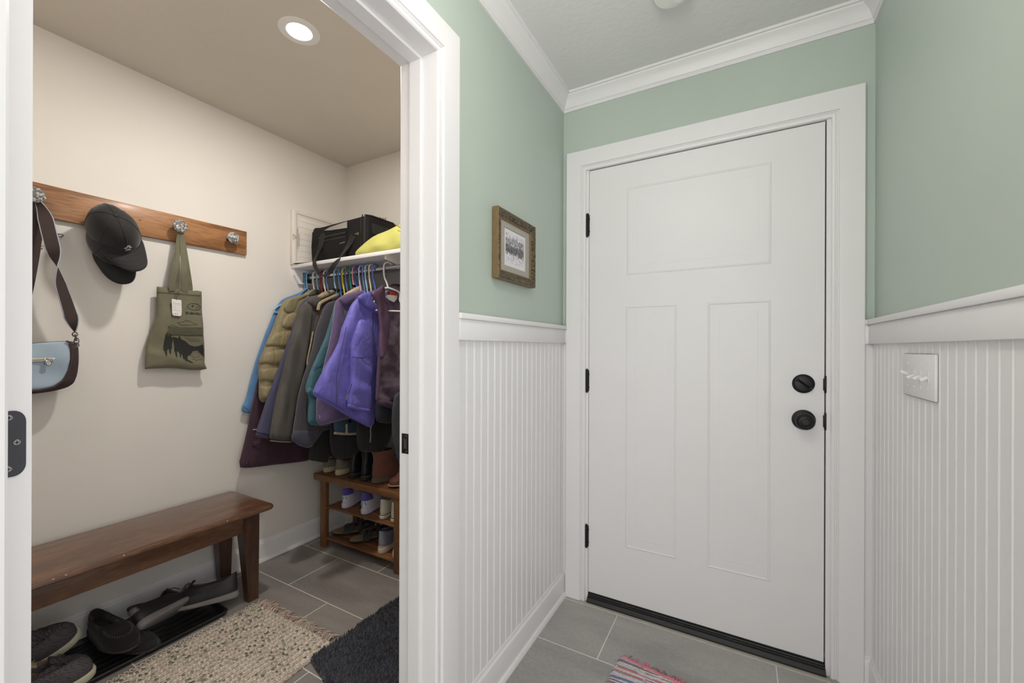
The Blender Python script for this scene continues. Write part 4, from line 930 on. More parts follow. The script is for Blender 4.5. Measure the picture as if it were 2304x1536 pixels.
# 2 long maroon coat
MAR = cloth('maroon_fabric', (62, 38, 52), .8, .15, .2)
t, b = coat('long_coat', 'long dark maroon coat, its hem lowest of all the garments', 'coat', -2.300, [(640, 120), (560, 160), (420, 200), (370, 330), (300, 500), (215, 800), (165, 1020), (105, 1300), (55, 1504), (130, 1510)], MAR, .034, [(240, 1497), (350, 1483), (480, 1470), (610, 1452)], amp=.004, seed=5)
subp(t, 'pocket_flap', [(165, 1290), (330, 1310), (320, 1370), (175, 1350)], -2.276, .012, MAR, 3, .001)
pipe(t, 'placket_edge', [(215, 850), (150, 1150), (128, 1400), (125, 1500)], -2.280, .003, MAR)
m = MB(); c = at(*gz(128, 1472), x=-2.276); m.lathe([(.008, 0), (.008, .003), (.004, .004)], Matrix.Translation(c) @ TOX, 16); part('snap_button', m, STEEL, t)
m = MB(); c = at(*gz(186, 1206), x=-2.276); 
for k in range(4): m.box(c.x, c.x+.0012, c.y-.010+k*.0055, c.y-.010+k*.0055+.004, c.z-.002-k*.0006, c.z+.002-k*.0006)
part('chest_mark', m, WHITEP, t, smooth=False)
# 3 tan puffer
def puffy(u, v):
    z = (v-.8)/.088; return .0
PUF = cloth('tan_nylon', (134, 122, 90), .55, .1, .15, 120)
t, b = coat('puffer_jacket', 'olive tan quilted puffer jacket with horizontal baffles', 'jacket', -2.245, [(655, 104), (600, 120), (560, 150), (490, 165), (420, 190), (392, 235), (340, 390), (270, 545), (213, 700), (222, 780), (216, 960), (243, 1000)], PUF, .05, [(300, 985), (420, 960)], amp=.004, seed=4)
BZ = [150, 280, 425, 570, 710, 845, 990]
for i in range(1, len(BZ)-1):
    y0_, y1_ = BZ[i], BZ[i+1]
    def lx(Y):
        A = [(150, 430), (235, 392), (390, 340), (545, 270), (700, 213), (780, 220), (1000, 236)]
        for a_, b_ in zip(A[:-1], A[1:]):
            if a_[0] <= Y <= b_[0]: return a_[1]+(b_[1]-a_[1])*(Y-a_[0])/(b_[0]-a_[0])
        return A[-1][1]
    sh_ = 45 if i < 2 else 0
    subp(t, 'quilted_baffle', [(lx(y0_)+sh_+6, y0_+8), (lx((y0_+y1_)/2)-3+sh_, (y0_+y1_)/2), (lx(y1_-12)+3+sh_, y1_-8), (620, y1_+4), (640, (y0_+y1_)/2), (620, y0_+4)], -2.232, .048, PUF, i+9, .003, R=.026)
subp(t, 'collar', [(575, 168), (655, 104), (760, 98), (800, 120), (700, 160), (640, 165)], -2.232, .035, cloth('dark_olive_collar', (62, 58, 44)), 2, .003)
subp(t, 'yoke', [(440, 188), (560, 152), (610, 150), (560, 178), (525, 200), (500, 280), (440, 300), (405, 260)], -2.222, .022, cloth('olive_yoke', (124, 116, 84), .6), 3, .003)
# 4 indigo coat sliver
t, b = coat('rain_jacket', 'dark indigo jacket between the tan puffer and the grey work jacket', 'jacket', -2.185, [(640, 150), (560, 200), (530, 250), (505, 340), (455, 480), (385, 690), (295, 920), (188, 1250), (205, 1262)], cloth('indigo_fabric', (68, 68, 94), .75, .15), .030, [(300, 1282), (420, 1270)], amp=.003, seed=6)
pipe(t, 'hem_seam', [(192, 1228), (300, 1250)], -2.168, .0014, BLACKM)
# 5 grey waxed work jacket
GRY = mat('worn_grey_canvas', (80, 76, 72), .85, var=.3, vscale=7, bump=.5, bscale=90, sheen=.1, stretch=(1, 3, .8))
t, b = coat('work_jacket', 'worn charcoal grey canvas work jacket with a tan pile collar', 'jacket', -2.125, [(690, 150), (650, 160), (590, 205), (545, 240), (523, 300), (500, 400), (440, 600), (398, 790), (345, 1000), (318, 1160), (302, 1290)], GRY, .040, [(380, 1303), (470, 1312), (560, 1290)], amp=.004, seed=8)
subp(t, 'sleeve', [(600, 205), (560, 255), (530, 320), (505, 430), (450, 620), (405, 810), (355, 1010), (325, 1170), (312, 1280), (465, 1300), (480, 1180), (520, 960), (580, 700), (620, 420), (640, 280), (630, 230)], -2.104, .036, GRY, 3, .005, R=.03)
pipe(t, 'cuff_edge', [(306, 1296), (390, 1304), (466, 1308)], -2.092, .0024, cloth('pale_worn_edge', (120, 112, 104)))
subp(t, 'collar', [(590, 200), (640, 160), (700, 145), (790, 125), (800, 150), (720, 190), (690, 230), (650, 260), (620, 230)], -2.100, .034, cloth('grey_cord_collar', (72, 68, 62)), 5, .004)
PILE = mat('tan_pile', (158, 142, 112), .95, var=.15, vscale=60, bump=1, bscale=150, bdist=.004, sheen=.4)
subp(t, 'pile_lining', [(675, 160), (720, 128), (800, 108), (835, 112), (800, 145), (720, 178), (690, 190)], -2.085, .022, PILE, 5, .002, label='tan pile collar lining')
# 6 brown coat with tan lining
t, b = coat('brown_coat', 'dark brown coat with a tan fleece edge behind the slate hoodie', 'coat', -2.065, [(900, 112), (880, 120), (780, 175), (715, 205), (690, 230), (675, 300), (655, 380), (640, 460), (620, 560), (598, 680), (585, 800)], cloth('dark_brown', (60, 48, 46), .85), .030, [(640, 900), (700, 1000)], amp=.003, seed=11)
pipe(t, 'fleece_edge', [(880, 130), (800, 165), (735, 195), (695, 222), (682, 270)], -2.048, .009, PILE, 'tan fleece edge at the shoulder')
pipe(t, 'front_edge', [(642, 440), (625, 540), (603, 640), (596, 700)], -2.048, .004, PILE)
subp(t, 'collar', [(780, 190), (830, 150), (900, 108), (915, 120), (870, 160), (800, 200)], -2.046, .024, cloth('brown_collar', (54, 42, 40)), 2, .002)
# 7 slate hoodie
t, b = coat('hooded_sweatshirt', 'dark slate hooded sweatshirt hanging left of the teal jacket', 'sweatshirt', -2.005, [(870, 180), (810, 195), (760, 212), (735, 240), (700, 330), (668, 420), (645, 540), (605, 690), (575, 770), (530, 940), (495, 1160), (476, 1280)], cloth('slate_knit', (62, 60, 68), .9, .3, .5, 180), .036, [(520, 1330), (620, 1358), (660, 1300), (735, 1200)], amp=.004, seed=13)
subp(t, 'cuff', [(485, 1210), (560, 1215), (640, 1225), (700, 1215), (660, 1300), (622, 1357), (530, 1335), (474, 1290)], -1.99, .032, cloth('slate_rib', (58, 58, 72), .9), 3, .003)
# 8 teal jacket
TEAL = cloth('teal_fabric', (62, 104, 116), .7, .15)
t, b = coat('teal_jacket', 'teal jacket showing as a narrow strip left of the violet fleece', 'jacket', -1.955, [(860, 175), (830, 190), (812, 230), (790, 320), (745, 470), (690, 600), (635, 720), (605, 800), (578, 900), (610, 950), (604, 1060), (602, 1168)], TEAL, .034, [(680, 1180), (760, 1178)], amp=.003, seed=15)
pipe(t, 'sleeve_seam', [(640, 720), (700, 700), (740, 660)], -1.937, .0012, cloth('dark_teal', (50, 88, 100)))
subp(t, 'cuff', [(582, 905), (610, 870), (680, 900), (680, 975), (612, 950)], -1.94, .022, TEAL, 2, .002)
# 9 denim sherpa jacket
t, b = coat('denim_jacket', 'dark blue denim jacket with cream sherpa collar and hem', 'jacket', -1.905, [(1040, 85), (980, 105), (900, 150), (880, 240), (860, 400), (835, 700), (815, 1000), (805, 1225)], cloth('dark_denim', (52, 78, 98), .85, .1, .4, 400), .034, [(850, 1240), (910, 1243), (1035, 1235)], amp=.002, seed=17)
SHP = mat('cream_sherpa', (186, 164, 138), .95, var=.15, vscale=50, bump=1, bscale=130, bdist=.006, sheen=.4)
subp(t, 'sherpa_collar', [(868, 170), (900, 135), (960, 100), (1010, 76), (1060, 74), (1075, 95), (1040, 130), (960, 160), (900, 185), (875, 190)], -1.885, .034, SHP, 4, .004, label='cream sherpa collar')
pipe(t, 'sherpa_hem', [(812, 1235), (860, 1240), (910, 1242), (970, 1240), (1035, 1232)], -1.888, .007, SHP, 'cream sherpa hem')
pipe(t, 'sherpa_front', [(906, 1165), (908, 1240)], -1.886, .006, SHP)
m = MB(); c = at(*gz(930, 1142), x=-1.884); m.lathe([(.0085, 0), (.0085, .003), (.004, .004)], Matrix.Translation(c) @ TOX, 16); part('button', m, CHROME, t)
# 10 violet fleece
VIO = cloth('violet_fleece', (92, 74, 112), .9, .4, .3, 200)
t, b = coat('fleece_jacket', 'muted violet fleece jacket left of the bright periwinkle one', 'jacket', -1.850, [(1010, 120), (935, 132), (870, 160), (835, 182), (818, 215), (806, 310), (790, 430), (765, 560), (725, 720), (690, 860), (672, 1010), (675, 1178)], VIO, .040, [(770, 1160), (862, 1136), (1000, 1110)], amp=.005, seed=19)
subp(t, 'shoulder_yoke', [(845, 185), (930, 140), (1010, 125), (1030, 190), (990, 200), (935, 215), (880, 238), (865, 205)], -1.832, .022, VIO, 3, .003)
pipe(t, 'sleeve_seam', [(862, 205), (885, 300), (893, 430), (870, 560)], -1.826, .0022, cloth('dark_violet', (70, 56, 88)))
subp(t, 'collar', [(985, 125), (1040, 112), (1060, 150), (1035, 175), (990, 160)], -1.824, .026, VIO, 1, .002)
m = MB(); 
for k in range(3): m.tube([at(*gz(684+k*6, 1094+k*5), x=-1.828), at(*gz(700, 1100+k*4), x=-1.828), at(*gz(690-k*2, 1118), x=-1.828)], .0009, 5)
part('chest_emblem', m, mat('pale_violet_print', (170, 150, 180), .7), t)
# dark long garments under
BLK = cloth('black_cloth', (30, 29, 30), .85, .15)
BLK2 = cloth('soft_black_cloth', (36, 33, 36), .85, .15)
t, b = coat('black_trousers', 'black garment with the hem just above the tan knit shoes', 'trousers', -2.036, [(760, 300), (740, 700), (720, 1000), (640, 1280), (606, 1400), (608, 1448)], BLK, .016, [(700, 1462), (760, 1470), (772, 1418), (800, 1425), (860, 1445), (915, 1440)], right=[(985, 1330), (1010, 1100), (1000, 600), (960, 300)], amp=.005, seed=21, partname='trouser_cloth')
t, b = coat('black_dress', 'black garment hanging lowest above the black ankle boots', 'dress', -1.930, [(860, 300), (840, 900), (775, 1180), (772, 1300), (790, 1400), (835, 1438)], BLK2, .016, [(930, 1430), (985, 1395)], right=[(1060, 1320), (1100, 1000), (1080, 600), (1000, 300)], amp=.005, seed=23, partname='skirt_cloth')
t, b = coat('black_skirt', 'black garment above the brown boots under the periwinkle jacket', 'skirt', -1.800, [(1040, 560), (1020, 900), (985, 1150), (985, 1270), (1000, 1375)], BLK, .028, [(1090, 1385), (1190, 1392)], right=[(1255, 1270), (1262, 1100), (1240, 800), (1200, 560)], amp=.004, seed=25, partname='skirt_cloth')
# 11 periwinkle jacket
PER = cloth('periwinkle_nylon', (104, 98, 188), .55, .15, .25, 140)
def pfold(u, v):
    q = noise.noise(Vector((u*8, v*4, 2.2))); w2 = noise.noise(Vector((u*16, v*10, 5.2)))
    return .007*math.sin((u+v*.22)*34+q*5)+.006*q+.003*w2
t, b = coat('ski_jacket', 'bright periwinkle zip jacket, the most vivid garment in front', 'jacket', -1.745, [(1040, 130), (985, 180), (945, 232), (915, 300), (885, 380), (868, 418), (850, 520), (800, 620), (745, 705), (690, 810), (640, 938)], PER, .050, [(720, 985), (800, 1030), (880, 1085), (980, 1140), (1090, 1198)], right=[(1118, 1170), (1130, 1060), (1140, 980), (1148, 800), (1160, 600), (1156, 400), (1150, 290), (1120, 220)], seed=27, fold=pfold, R=.035, step=.012)
subp(t, 'sleeve', [(1010, 340), (1062, 350), (1100, 400), (1108, 520), (1104, 700), (1100, 880), (1092, 1068), (1000, 1056), (915, 1032), (920, 930), (948, 800), (940, 660), (945, 540), (975, 420)], -1.712, .045, PER, 3, .0, R=.035, fold=lambda u, v: .006*math.sin(v*46+u*30+2*noise.noise(Vector((u*9, v*9, 1))))+.004*noise.noise(Vector((u*14, v*12, 8))), step=.012)
subp(t, 'cuff', [(912, 1000), (1000, 1030), (1094, 1042), (1092, 1072), (1000, 1062), (908, 1036)], -1.706, .044, PER, 6, .002, R=.02)
subp(t, 'collar', [(985, 170), (1035, 138), (1085, 125), (1098, 150), (1100, 190), (1140, 235), (1156, 280), (1148, 300), (1110, 285), (1060, 250), (1020, 205)], -1.712, .034, PER, 8, .004, R=.016, step=.01)
ZT = cloth('dark_zip_tape', (58, 54, 110))
pipe(t, 'front_zipper', [(1118, 270), (1110, 400), (1128, 520), (1140, 700), (1132, 900), (1118, 1050), (1095, 1190)], -1.712, .0026, ZT)
zp = pipe(t, 'zipper_pull', [(1100, 1180), (1094, 1215), (1096, 1250), (1092, 1308)], -1.708, .003, ZIP, 'silver zipper pull with cord')
pipe(t, 'chest_zipper', [(950, 640), (1020, 642), (1092, 636)], -1.686, .0022, ZT)
pipe(t, 'cuff_zipper', [(946, 850), (925, 920), (905, 960), (910, 1020)], -1.684, .0024, ZT)
pipe(t, 'cuff_pull', [(912, 935), (900, 975)], -1.680, .0034, ZIP)
pipe(t, 'hem_seam', [(648, 915), (730, 962), (830, 1020), (900, 1065)], -1.722, .0016, ZT)
pipe(t, 'side_seam', [(905, 400), (860, 620), (830, 800), (830, 1010)], -1.716, .0016, ZT)
# navy knit under quilted coat
t, b = coat('navy_sweater', 'dark navy garment showing below the quilted coat hem', 'sweater', -1.705, [(1160, 900), (1140, 980), (1128, 1080), (1140, 1150)], cloth('navy_knit', (40, 40, 56), .9, .3), .024, [(1240, 1160), (1330, 1150)], right=[(1500, 1140), (1500, 800), (1300, 800)], amp=.004, seed=31)
t, b = coat('grey_jeans', 'charcoal denim trousers hanging at the right edge of the opening', 'trousers', -1.615, [(1290, 900), (1262, 1090), (1270, 1280), (1300, 1420), (1330, 1500)], cloth('charcoal_denim', (64, 68, 74), .85, .1, .5, 400), .026, [(1450, 1500)], right=[(1500, 1200), (1500, 900)], amp=.004, seed=33)
# 12 quilted plum coat, open to its patterned lining
def lining():
    m, t, b = newmat('patterned_lining'); n, l = t.nodes, t.links
    tc = n.new('ShaderNodeTexCoord'); mp = n.new('ShaderNodeMapping'); mp.inputs['Rotation'].default_value = (0, -PI/2, 0); l.new(tc.outputs['Object'], mp.inputs[0])
    sp = n.new('ShaderNodeSeparateXYZ'); l.new(tc.outputs['Object'], sp.inputs[0]); cb = n.new('ShaderNodeCombineXYZ'); l.new(sp.outputs[2], cb.inputs[0]); l.new(sp.outputs[1], cb.inputs[1])
    br = n.new('ShaderNodeTexBrick'); br.inputs['Scale'].default_value = 1; br.inputs['Brick Width'].default_value = .016; br.inputs['Row Height'].default_value = .0052; br.inputs['Mortar Size'].default_value = .0009; br.inputs['Mortar Smooth'].default_value = .3
    br.inputs['Color1'].default_value = lin((70, 56, 74)); br.inputs['Color2'].default_value = lin((84, 66, 88)); br.inputs['Mortar'].default_value = lin((176, 160, 178)); l.new(cb.outputs[0], br.inputs['Vector'])
    nz = n.new('ShaderNodeTexNoise'); nz.inputs['Scale'].default_value = 10; l.new(tc.outputs['Object'], nz.inputs['Vector'])
    rp = n.new('ShaderNodeValToRGB'); rp.color_ramp.elements[0].position = .38; rp.color_ramp.elements[1].position = .55; l.new(nz.outputs['Fac'], rp.inputs[0])
    mx = n.new('ShaderNodeMixRGB'); mx.inputs[1].default_value = lin((70, 54, 74)); l.new(rp.outputs[0], mx.inputs[0]); l.new(br.outputs['Color'], mx.inputs[2])
    l.new(mx.outputs[0], b.inputs['Base Color']); b.inputs['Roughness'].default_value = .45; return m
PLUM = cloth('plum_satin', (84, 60, 84), .5, .15, .2, 90)
t = thing('quilted_coat', 'open plum quilted coat with patterned lining at the right end', 'coat', (-1.66, 1.6, .95))
qf = lambda u, v: .006*math.cos((v-1.0)*2*PI/.075)+.003*math.sin(u*50+v*20)
subp(t, 'lining', [(1205, 125), (1245, 80), (1300, 78), (1400, 105), (1500, 160), (1560, 260), (1560, 1090), (1400, 1065), (1320, 1050), (1230, 1020), (1138, 985), (1150, 800), (1175, 640), (1235, 470), (1240, 300), (1215, 200)], -1.672, .022, lining(), 3, R=.02, fold=qf, step=.012)
subp(t, 'front_lapel', [(1088, 132), (1140, 105), (1198, 66), (1208, 110), (1212, 200), (1240, 320), (1248, 430), (1222, 580), (1190, 650), (1165, 655), (1158, 560), (1168, 420), (1150, 240), (1120, 180)], -1.648, .026, lining_l := mat('plum_lapel', (92, 66, 92), .5, var=.15, vscale=30, bump=.3, bscale=60), 5, .004, R=.018, step=.01)
subp(t, 'front_edge', [(1165, 420), (1190, 440), (1185, 640), (1165, 800), (1150, 985), (1134, 990), (1142, 800), (1158, 600)], -1.654, .02, PLUM, 7, .003, R=.012, step=.01)
subp(t, 'hem_band', [(1134, 975), (1160, 960), (1240, 985), (1330, 1010), (1560, 1060), (1560, 1115), (1400, 1095), (1320, 1066), (1230, 1035), (1150, 1010)], -1.660, .026, PLUM, 7, .002, R=.014, step=.01)
subp(t, 'collar', [(1235, 100), (1262, 62), (1320, 64), (1420, 92), (1480, 140), (1400, 150), (1310, 112), (1270, 110)], -1.682, .020, cloth('dark_plum_collar', (58, 42, 62)), 7, .002, R=.012)
m = MB(); m.prism([(p.y, p.z) for p in (at(*gz(1252, 125), x=-1.655), at(*gz(1302, 124), x=-1.655), at(*gz(1298, 148), x=-1.655), at(*gz(1245, 150), x=-1.655))], 'x', -1.656, -1.654); part('neck_label', m, mat('red_label', (190, 60, 50), .7), t, smooth=False, label='small red woven label')
m = MB(); m.prism([(p.y, p.z) for p in (at(*gz(1212, 165), x=-1.652), at(*gz(1226, 150), x=-1.652), at(*gz(1304, 156), x=-1.652), at(*gz(1302, 182), x=-1.652), at(*gz(1278, 208), x=-1.652), at(*gz(1240, 190), x=-1.652))], 'x', -1.653, -1.651); part('care_label', m, mat('white_label', (215, 212, 208), .7, var=.03, vscale=40), t, smooth=False, label='white care label')

# ================================================================ SHOES
def zlerp(a, b, t): return a+(b-a)*t
def sring(L, xa, xb, wh, wt, zh, zt, dip=0, n=32, skew=0):
    out = []
    for k in range(n):
        a = 2*PI*k/n; cx = (xa+xb)/2; hx = (xb-xa)/2
        x = cx+hx*math.copysign(abs(math.cos(a))**.9, math.cos(a)); f = (x-xa)/(xb-xa)
        s_ = f*f*(3-2*f); w_ = wh+(wt-wh)*min(1, s_*1.4); waist = 1-.10*math.exp(-((f-.42)/.16)**2)
        y = math.copysign(abs(math.sin(a))**.8, math.sin(a))*w_*waist+skew*f*f
        out.append(Vector((x, y, zlerp(zh, zt, f)-dip*4*f*(1-f))))
    return out
def ringloft(rings, n=4):
    rs = []
    m = len(rings[0])
    cols = [catmull([R[j] for R in rings], n) for j in range(m)]
    return [[cols[j][i] for j in range(m)] for i in range(len(cols[0]))]
def shoe(name, label, M, mats, L=.28, W=.047, sole=.028, ch=.09, group=None, tip=.006, laces=True, boot=0, heelpatch=None, low=False, lacecol=None, soleflare=1.04, mir=1, stripes=None, toe_h=.034, welt=None, stitch=False, ribs=False, heelh=None, patch_label=None, cuffsole=None, pull=False):
    up, so, li = mats; t = thing(name, label, 'boot' if boot else 'slipper' if 'slipper' in name else 'shoe', M, group)
    h = L/2; Wh = W*.76; sk = .006*mir
    hz = heelh or 0
    rs = [sring(L, -h+.012, h-.014, Wh*.86, W*.86, 0, tip+.002, skew=sk), sring(L, -h+.002, h-.002, Wh*1.0*soleflare, W*soleflare, .004, tip+.008, skew=sk),
          sring(L, -h-.001, h+.001, Wh*soleflare, W*soleflare*1.01, sole*.6, tip+sole*.5, .002, skew=sk), sring(L, -h+.004, h-.003, Wh*.99, W*.99, sole+hz, tip+sole*.72, .004, skew=sk), sring(L, -h+.02, h-.02, Wh*.7, W*.7, sole+hz, tip+sole*.7, .004, skew=sk)]
    m = MB(); m.loft(ringloft(rs, 3), True, True); sp = part('sole', m, so, t, world=False)
    if cuffsole:
        m = MB(); m.loft([sring(L, -h+.0015, h-.0015, Wh*1.0, W*1.0, sole*.86+hz, tip+sole*.66, .003, skew=sk), sring(L, -h+.0, h-.0, Wh*1.015, W*1.015, sole*.98+hz, tip+sole*.78, .003, skew=sk), sring(L, -h+.004, h-.004, Wh*.98, W*.98, sole*1.02+hz, tip+sole*.8, .003, skew=sk)], True); part('sole_stripe', m, cuffsole, sp, world=False)
    z0h, z0t = sole+hz-.002, tip+sole*.70
    thr = h*(.34 if not low else .10)      # where the opening ends towards the toe
    R = [sring(L, -h+.008, h-.007, Wh*.94, W*.93, z0h, z0t, .003, skew=sk),
         sring(L, -h+.004, h-.009, Wh*.98, W*.96, z0h+.018, z0t+toe_h*.5, .003, skew=sk),
         sring(L, -h+.005, h-.024, Wh*.96, W*.86, z0h+.034, z0t+toe_h*.92, .003, skew=sk*.9),
         sring(L, -h+.006, h*.66, Wh*.90, W*.72, z0h+ch*.52, z0t+toe_h*1.15, .0, skew=sk*.6),
         sring(L, -h+.006, thr+.02, Wh*.80, W*.60, z0h+ch*.76, z0t+ch*.70, .0, skew=sk*.3)]
    if not boot:
        R += [sring(L, -h+.006, thr, Wh*.70, W*.50, z0h+ch, z0t+ch*.86, .016), sring(L, -h+.011, thr-.006, Wh*.62, W*.42, z0h+ch+.001, z0t+ch*.86, .016), sring(L, -h+.018, thr-.012, Wh*.58, W*.38, z0h+ch*.7, z0t+ch*.5, .012)]
        inner = [R[-1], sring(L, -h+.02, thr-.0, Wh*.6, W*.5, z0h+.006, z0t+.008)]
    else:
        R += [sring(L, -h+.012, thr-.028, Wh*.84, W*.66, z0h+ch, z0h+ch+.010), sring(L, -h+.010, thr-.040, Wh*.96, W*.74, z0h+ch+(boot-ch)*.5, z0h+ch+(boot-ch)*.5),
              sring(L, -h+.002, thr-.040, Wh*1.06, W*.84, z0h+boot-.004, z0h+boot), sring(L, -h+.006, thr-.046, Wh*.98, W*.76, z0h+boot-.002, z0h+boot+.001)]
        inner = [R[-1], sring(L, -h+.022, thr-.056, Wh*.66, W*.5, z0h+boot*.6, z0h+boot*.6), sring(L, -h+.02, thr-.03, Wh*.6, W*.5, z0h+.02, z0h+.02)]
    RL = ringloft(R, 4)
    m = MB(); m.loft(RL, True, False); u = part('upper', m, up, t, world=False, angle=60)
    m = MB(); m.loft(inner, True, False); m.add(inner[-1], [tuple(range(len(inner[-1])))]); part('lining', m, li, t, world=False)
    n = len(RL[0])
    def surf(i, j, o=.0015):
        p = RL[i][j % n]; c = Vector((p.x, 0, RL[i][j % n].z-.02)); d = Vector((.15 if p.x > 0 else -.15, p.y*12, .5)); d.normalize(); return p+d*o
    if laces:
        lm = lacecol or up; m = MB(); k0, k1 = len(RL)-(9 if not boot else 12), len(RL)-(21 if not boot else 24)
        i0 = 4*3+1; 
        for q in range(5):
            f = q/4; xx = zlerp(h*.56, thr+.004, f); zz = zlerp(z0t+toe_h*1.22, z0t+(ch*.84), f)+.004; ww = zlerp(.014, .020, f)
            m.tube(catmull([(xx+.003, -ww, zz-.006), (xx, -ww*.4, zz), (xx, ww*.4, zz), (xx-.003, ww, zz-.006)], 3), .0024, 6, flat=1.4)
        if boot:
            for q in range(4):
                f = q/3; xx = thr-.026-.012*f; zz = z0h+ch+.008+(boot-ch-.02)*f
                m.tube([(xx-.008, -.016, zz), (xx+.002, 0, zz+.002), (xx-.008, .016, zz)], .0024, 6)
        m.tube(catmull([(thr, 0, z0t+ch*.86+.006), (thr+.01, .016, z0t+ch*.86+.012), (thr+.026, .024, z0t+ch*.74), (thr+.020, .012, z0t+ch*.74), (thr, 0, z0t+ch*.86+.006), (thr+.012, -.018, z0t+ch*.86+.010), (thr+.03, -.024, z0t+ch*.7)], 4), .0018, 5)
        part('laces', m, lm, t, world=False)
        m = MB(); base_z = z0t+toe_h*1.18; rr_ = []
        for f in [i/6 for i in range(7)]:
            xx = zlerp(h*.60, thr-.012, f); zz = zlerp(base_z, z0t+ch*.98+.012, f); ww = zlerp(.012, .024, f); rr_.append([Vector((xx, -ww, zz-.005)), Vector((xx, 0, zz)), Vector((xx, ww, zz-.005)), Vector((xx-.004, ww*.8, zz-.009)), Vector((xx-.004, -ww*.8, zz-.009))])
        m.loft(rr_, True, True); part('tongue', m, up, t, world=False)
    if heelpatch:
        m = MB(); i0, i1 = heelpatch[1]; c = n//2; span = heelpatch[2]; idx = range(c-span, c+span+1)
        m.loft([[RL[i][j % n]+Vector((-.0022, (RL[i][j % n].y)*.05, .0003)) for j in idx] for i in range(i0, i1+1)], False); o = part('heel_patch', m, heelpatch[0], t, world=False, label=patch_label); solid(o, .002, 0)
    if stripes:
        m = MB(); c = n//2
        for s_, (j0, k0) in enumerate(stripes[1]):
            a, b_ = RL[k0][(c+j0) % n], RL[k0+5][(c+j0-1) % n]; d = Vector((-.004, .001*mir, 0)); 
            m.tube([a+d, (a+b_)/2+d, b_+d], .0024, 5)
        part('heel_stripes', m, stripes[0], t, world=False)
    if stitch:
        m = MB()
        for k in range(26):
            a = math.radians(-118+236*k/25); x = h*.30+.052*math.cos(a)*1.2; y = W*.62*math.sin(a); z = z0t+toe_h*1.02+.004+.006*(1-abs(math.sin(a)))-.004*max(0, math.cos(a))
            m.tube([(x-.003*math.cos(a), y-.003*math.sin(a), z+.0025), (x+.004*math.cos(a), y+.004*math.sin(a), z-.0005)], .0011, 4)
        part('moccasin_stitching', m, mat('grey_stitch', (96, 92, 88), .8), t, world=False)
    if ribs:
        m = MB(); c = n//2
        for j in range(-9, 10):
            m.tube([RL[i][(c+j) % n]+Vector((-.001, 0, 0)) for i in range(1, 12)], .0014, 4)
        part('knit_ribs', m, up, u, world=False)
    if pull:
        m = MB(); m.tube(catmull([(-h+.012, -.004, z0h+boot-.01), (-h+.004, -.003, z0h+boot+.018), (-h+.006, .003, z0h+boot+.018), (-h+.012, .004, z0h+boot-.01)], 4), .0022, 5); part('pull_loop', m, mat('grey_loop', (130, 128, 126), .7), t, world=False)
    return t
def PM(x, y, z, rz, rx=0, ry=0): return Matrix.Translation((x, y, z)) @ Matrix.Rotation(math.radians(rz), 4, 'Z') @ Matrix.Rotation(math.radians(ry), 4, 'Y') @ Matrix.Rotation(math.radians(rx), 4, 'X')
LIN = cloth('dark_shoe_lining', (26, 25, 25))
# shoe rack
rkx0, rkx1, ry0, ry1 = -2.292, -1.545, 1.618, 1.895
sr = thing('shoe_rack', 'walnut brown three tier slatted shoe rack below the coats', 'shoe rack', (-1.92, 1.755, 0))
T1 = .437
for (lx, ly) in ((-2.232, 1.622), (-2.232, 1.862), (-1.625, 1.622), (-1.625, 1.862)):
    m = MB(); m.bbox(lx, lx+.045, ly, ly+.028, 0, T1-.012, .002); part('leg', m, BAMBOZ, sr)
m = MB(); m.bbox(rkx0, rkx1, ry0, ry0+.020, T1-.038, T1, .003); part('front_rail', m, BAMBOO, sr)
m = MB(); m.bbox(rkx0, rkx1, ry1-.020, ry1, T1-.038, T1, .003); part('back_rail', m, BAMBOO, sr)
for k in range(5):
    m = MB(); y_ = ry0+.026+k*.046; m.bbox(rkx0+.004, rkx1-.004, y_, y_+.040, T1-.012, T1, .002); part('slat', m, BAMBOO, sr)
for zt_ in (.250, .062):
    for k in range(4):
        m = MB(); y_ = ry0+.010+k*.064; m.bbox(-2.188, -1.625, y_, y_+.052, zt_-.010, zt_, .002); part('slat', m, BAMBOO, sr)
    for xx in (-2.2, -1.62):
        m = MB(); m.bbox(xx-.006 if xx < -2 else xx-.008, xx+.014 if xx < -2 else xx+.006, ry0+.012, ry1-.012, zt_-.028, zt_-.010, .002); part('side_rail', m, BAMBOO, sr)
# top tier
KNIT = mat('taupe_knit', (128, 120, 108), .9, var=.15, vscale=40, bump=.6, bscale=200, bdist=.002)
ESP = mat('cream_woven_sole', (190, 178, 146), .9, var=.12, vscale=30, bump=.9, bscale=120, bdist=.003)
shoe('slip_on_shoe', 'taupe knit slip-on with cream sole, leftmost on the rack top', PM(-2.248, 1.772, T1, 98), (KNIT, ESP, LIN), L=.25, W=.044, sole=.034, ch=.055, laces=False, low=False, group='taupe knit slip-ons on the rack top', ribs=True)
shoe('slip_on_shoe', 'taupe knit slip-on with cream sole, right one beside the black boots', PM(-2.145, 1.770, T1, 103), (KNIT, ESP, LIN), L=.25, W=.050, sole=.036, ch=.062, laces=False, low=False, mir=-1, group='taupe knit slip-ons on the rack top', ribs=True)
BOOTB = mat('black_boot_leather', (26, 26, 28), .38, var=.15, vscale=14, bump=.2, bscale=40)
BSOLE = mat('black_rubber', (30, 31, 33), .7)
WELT = mat('grey_welt', (96, 94, 92), .7)
for xx, lb, mi, pu in ((-2.005, 'black leather ankle boot, the left of the pair on the rack top', 1, True), (-1.905, 'black leather ankle boot, the right of the pair on the rack top', -1, True)):
    shoe('ankle_boot', lb, PM(xx-.015, 1.770, T1, 102), (BOOTB, BSOLE, LIN), L=.255, W=.046, sole=.022, ch=.085, boot=.175, laces=False, heelh=.010, mir=mi, cuffsole=WELT, pull=pu, group='black ankle boots on the rack top')
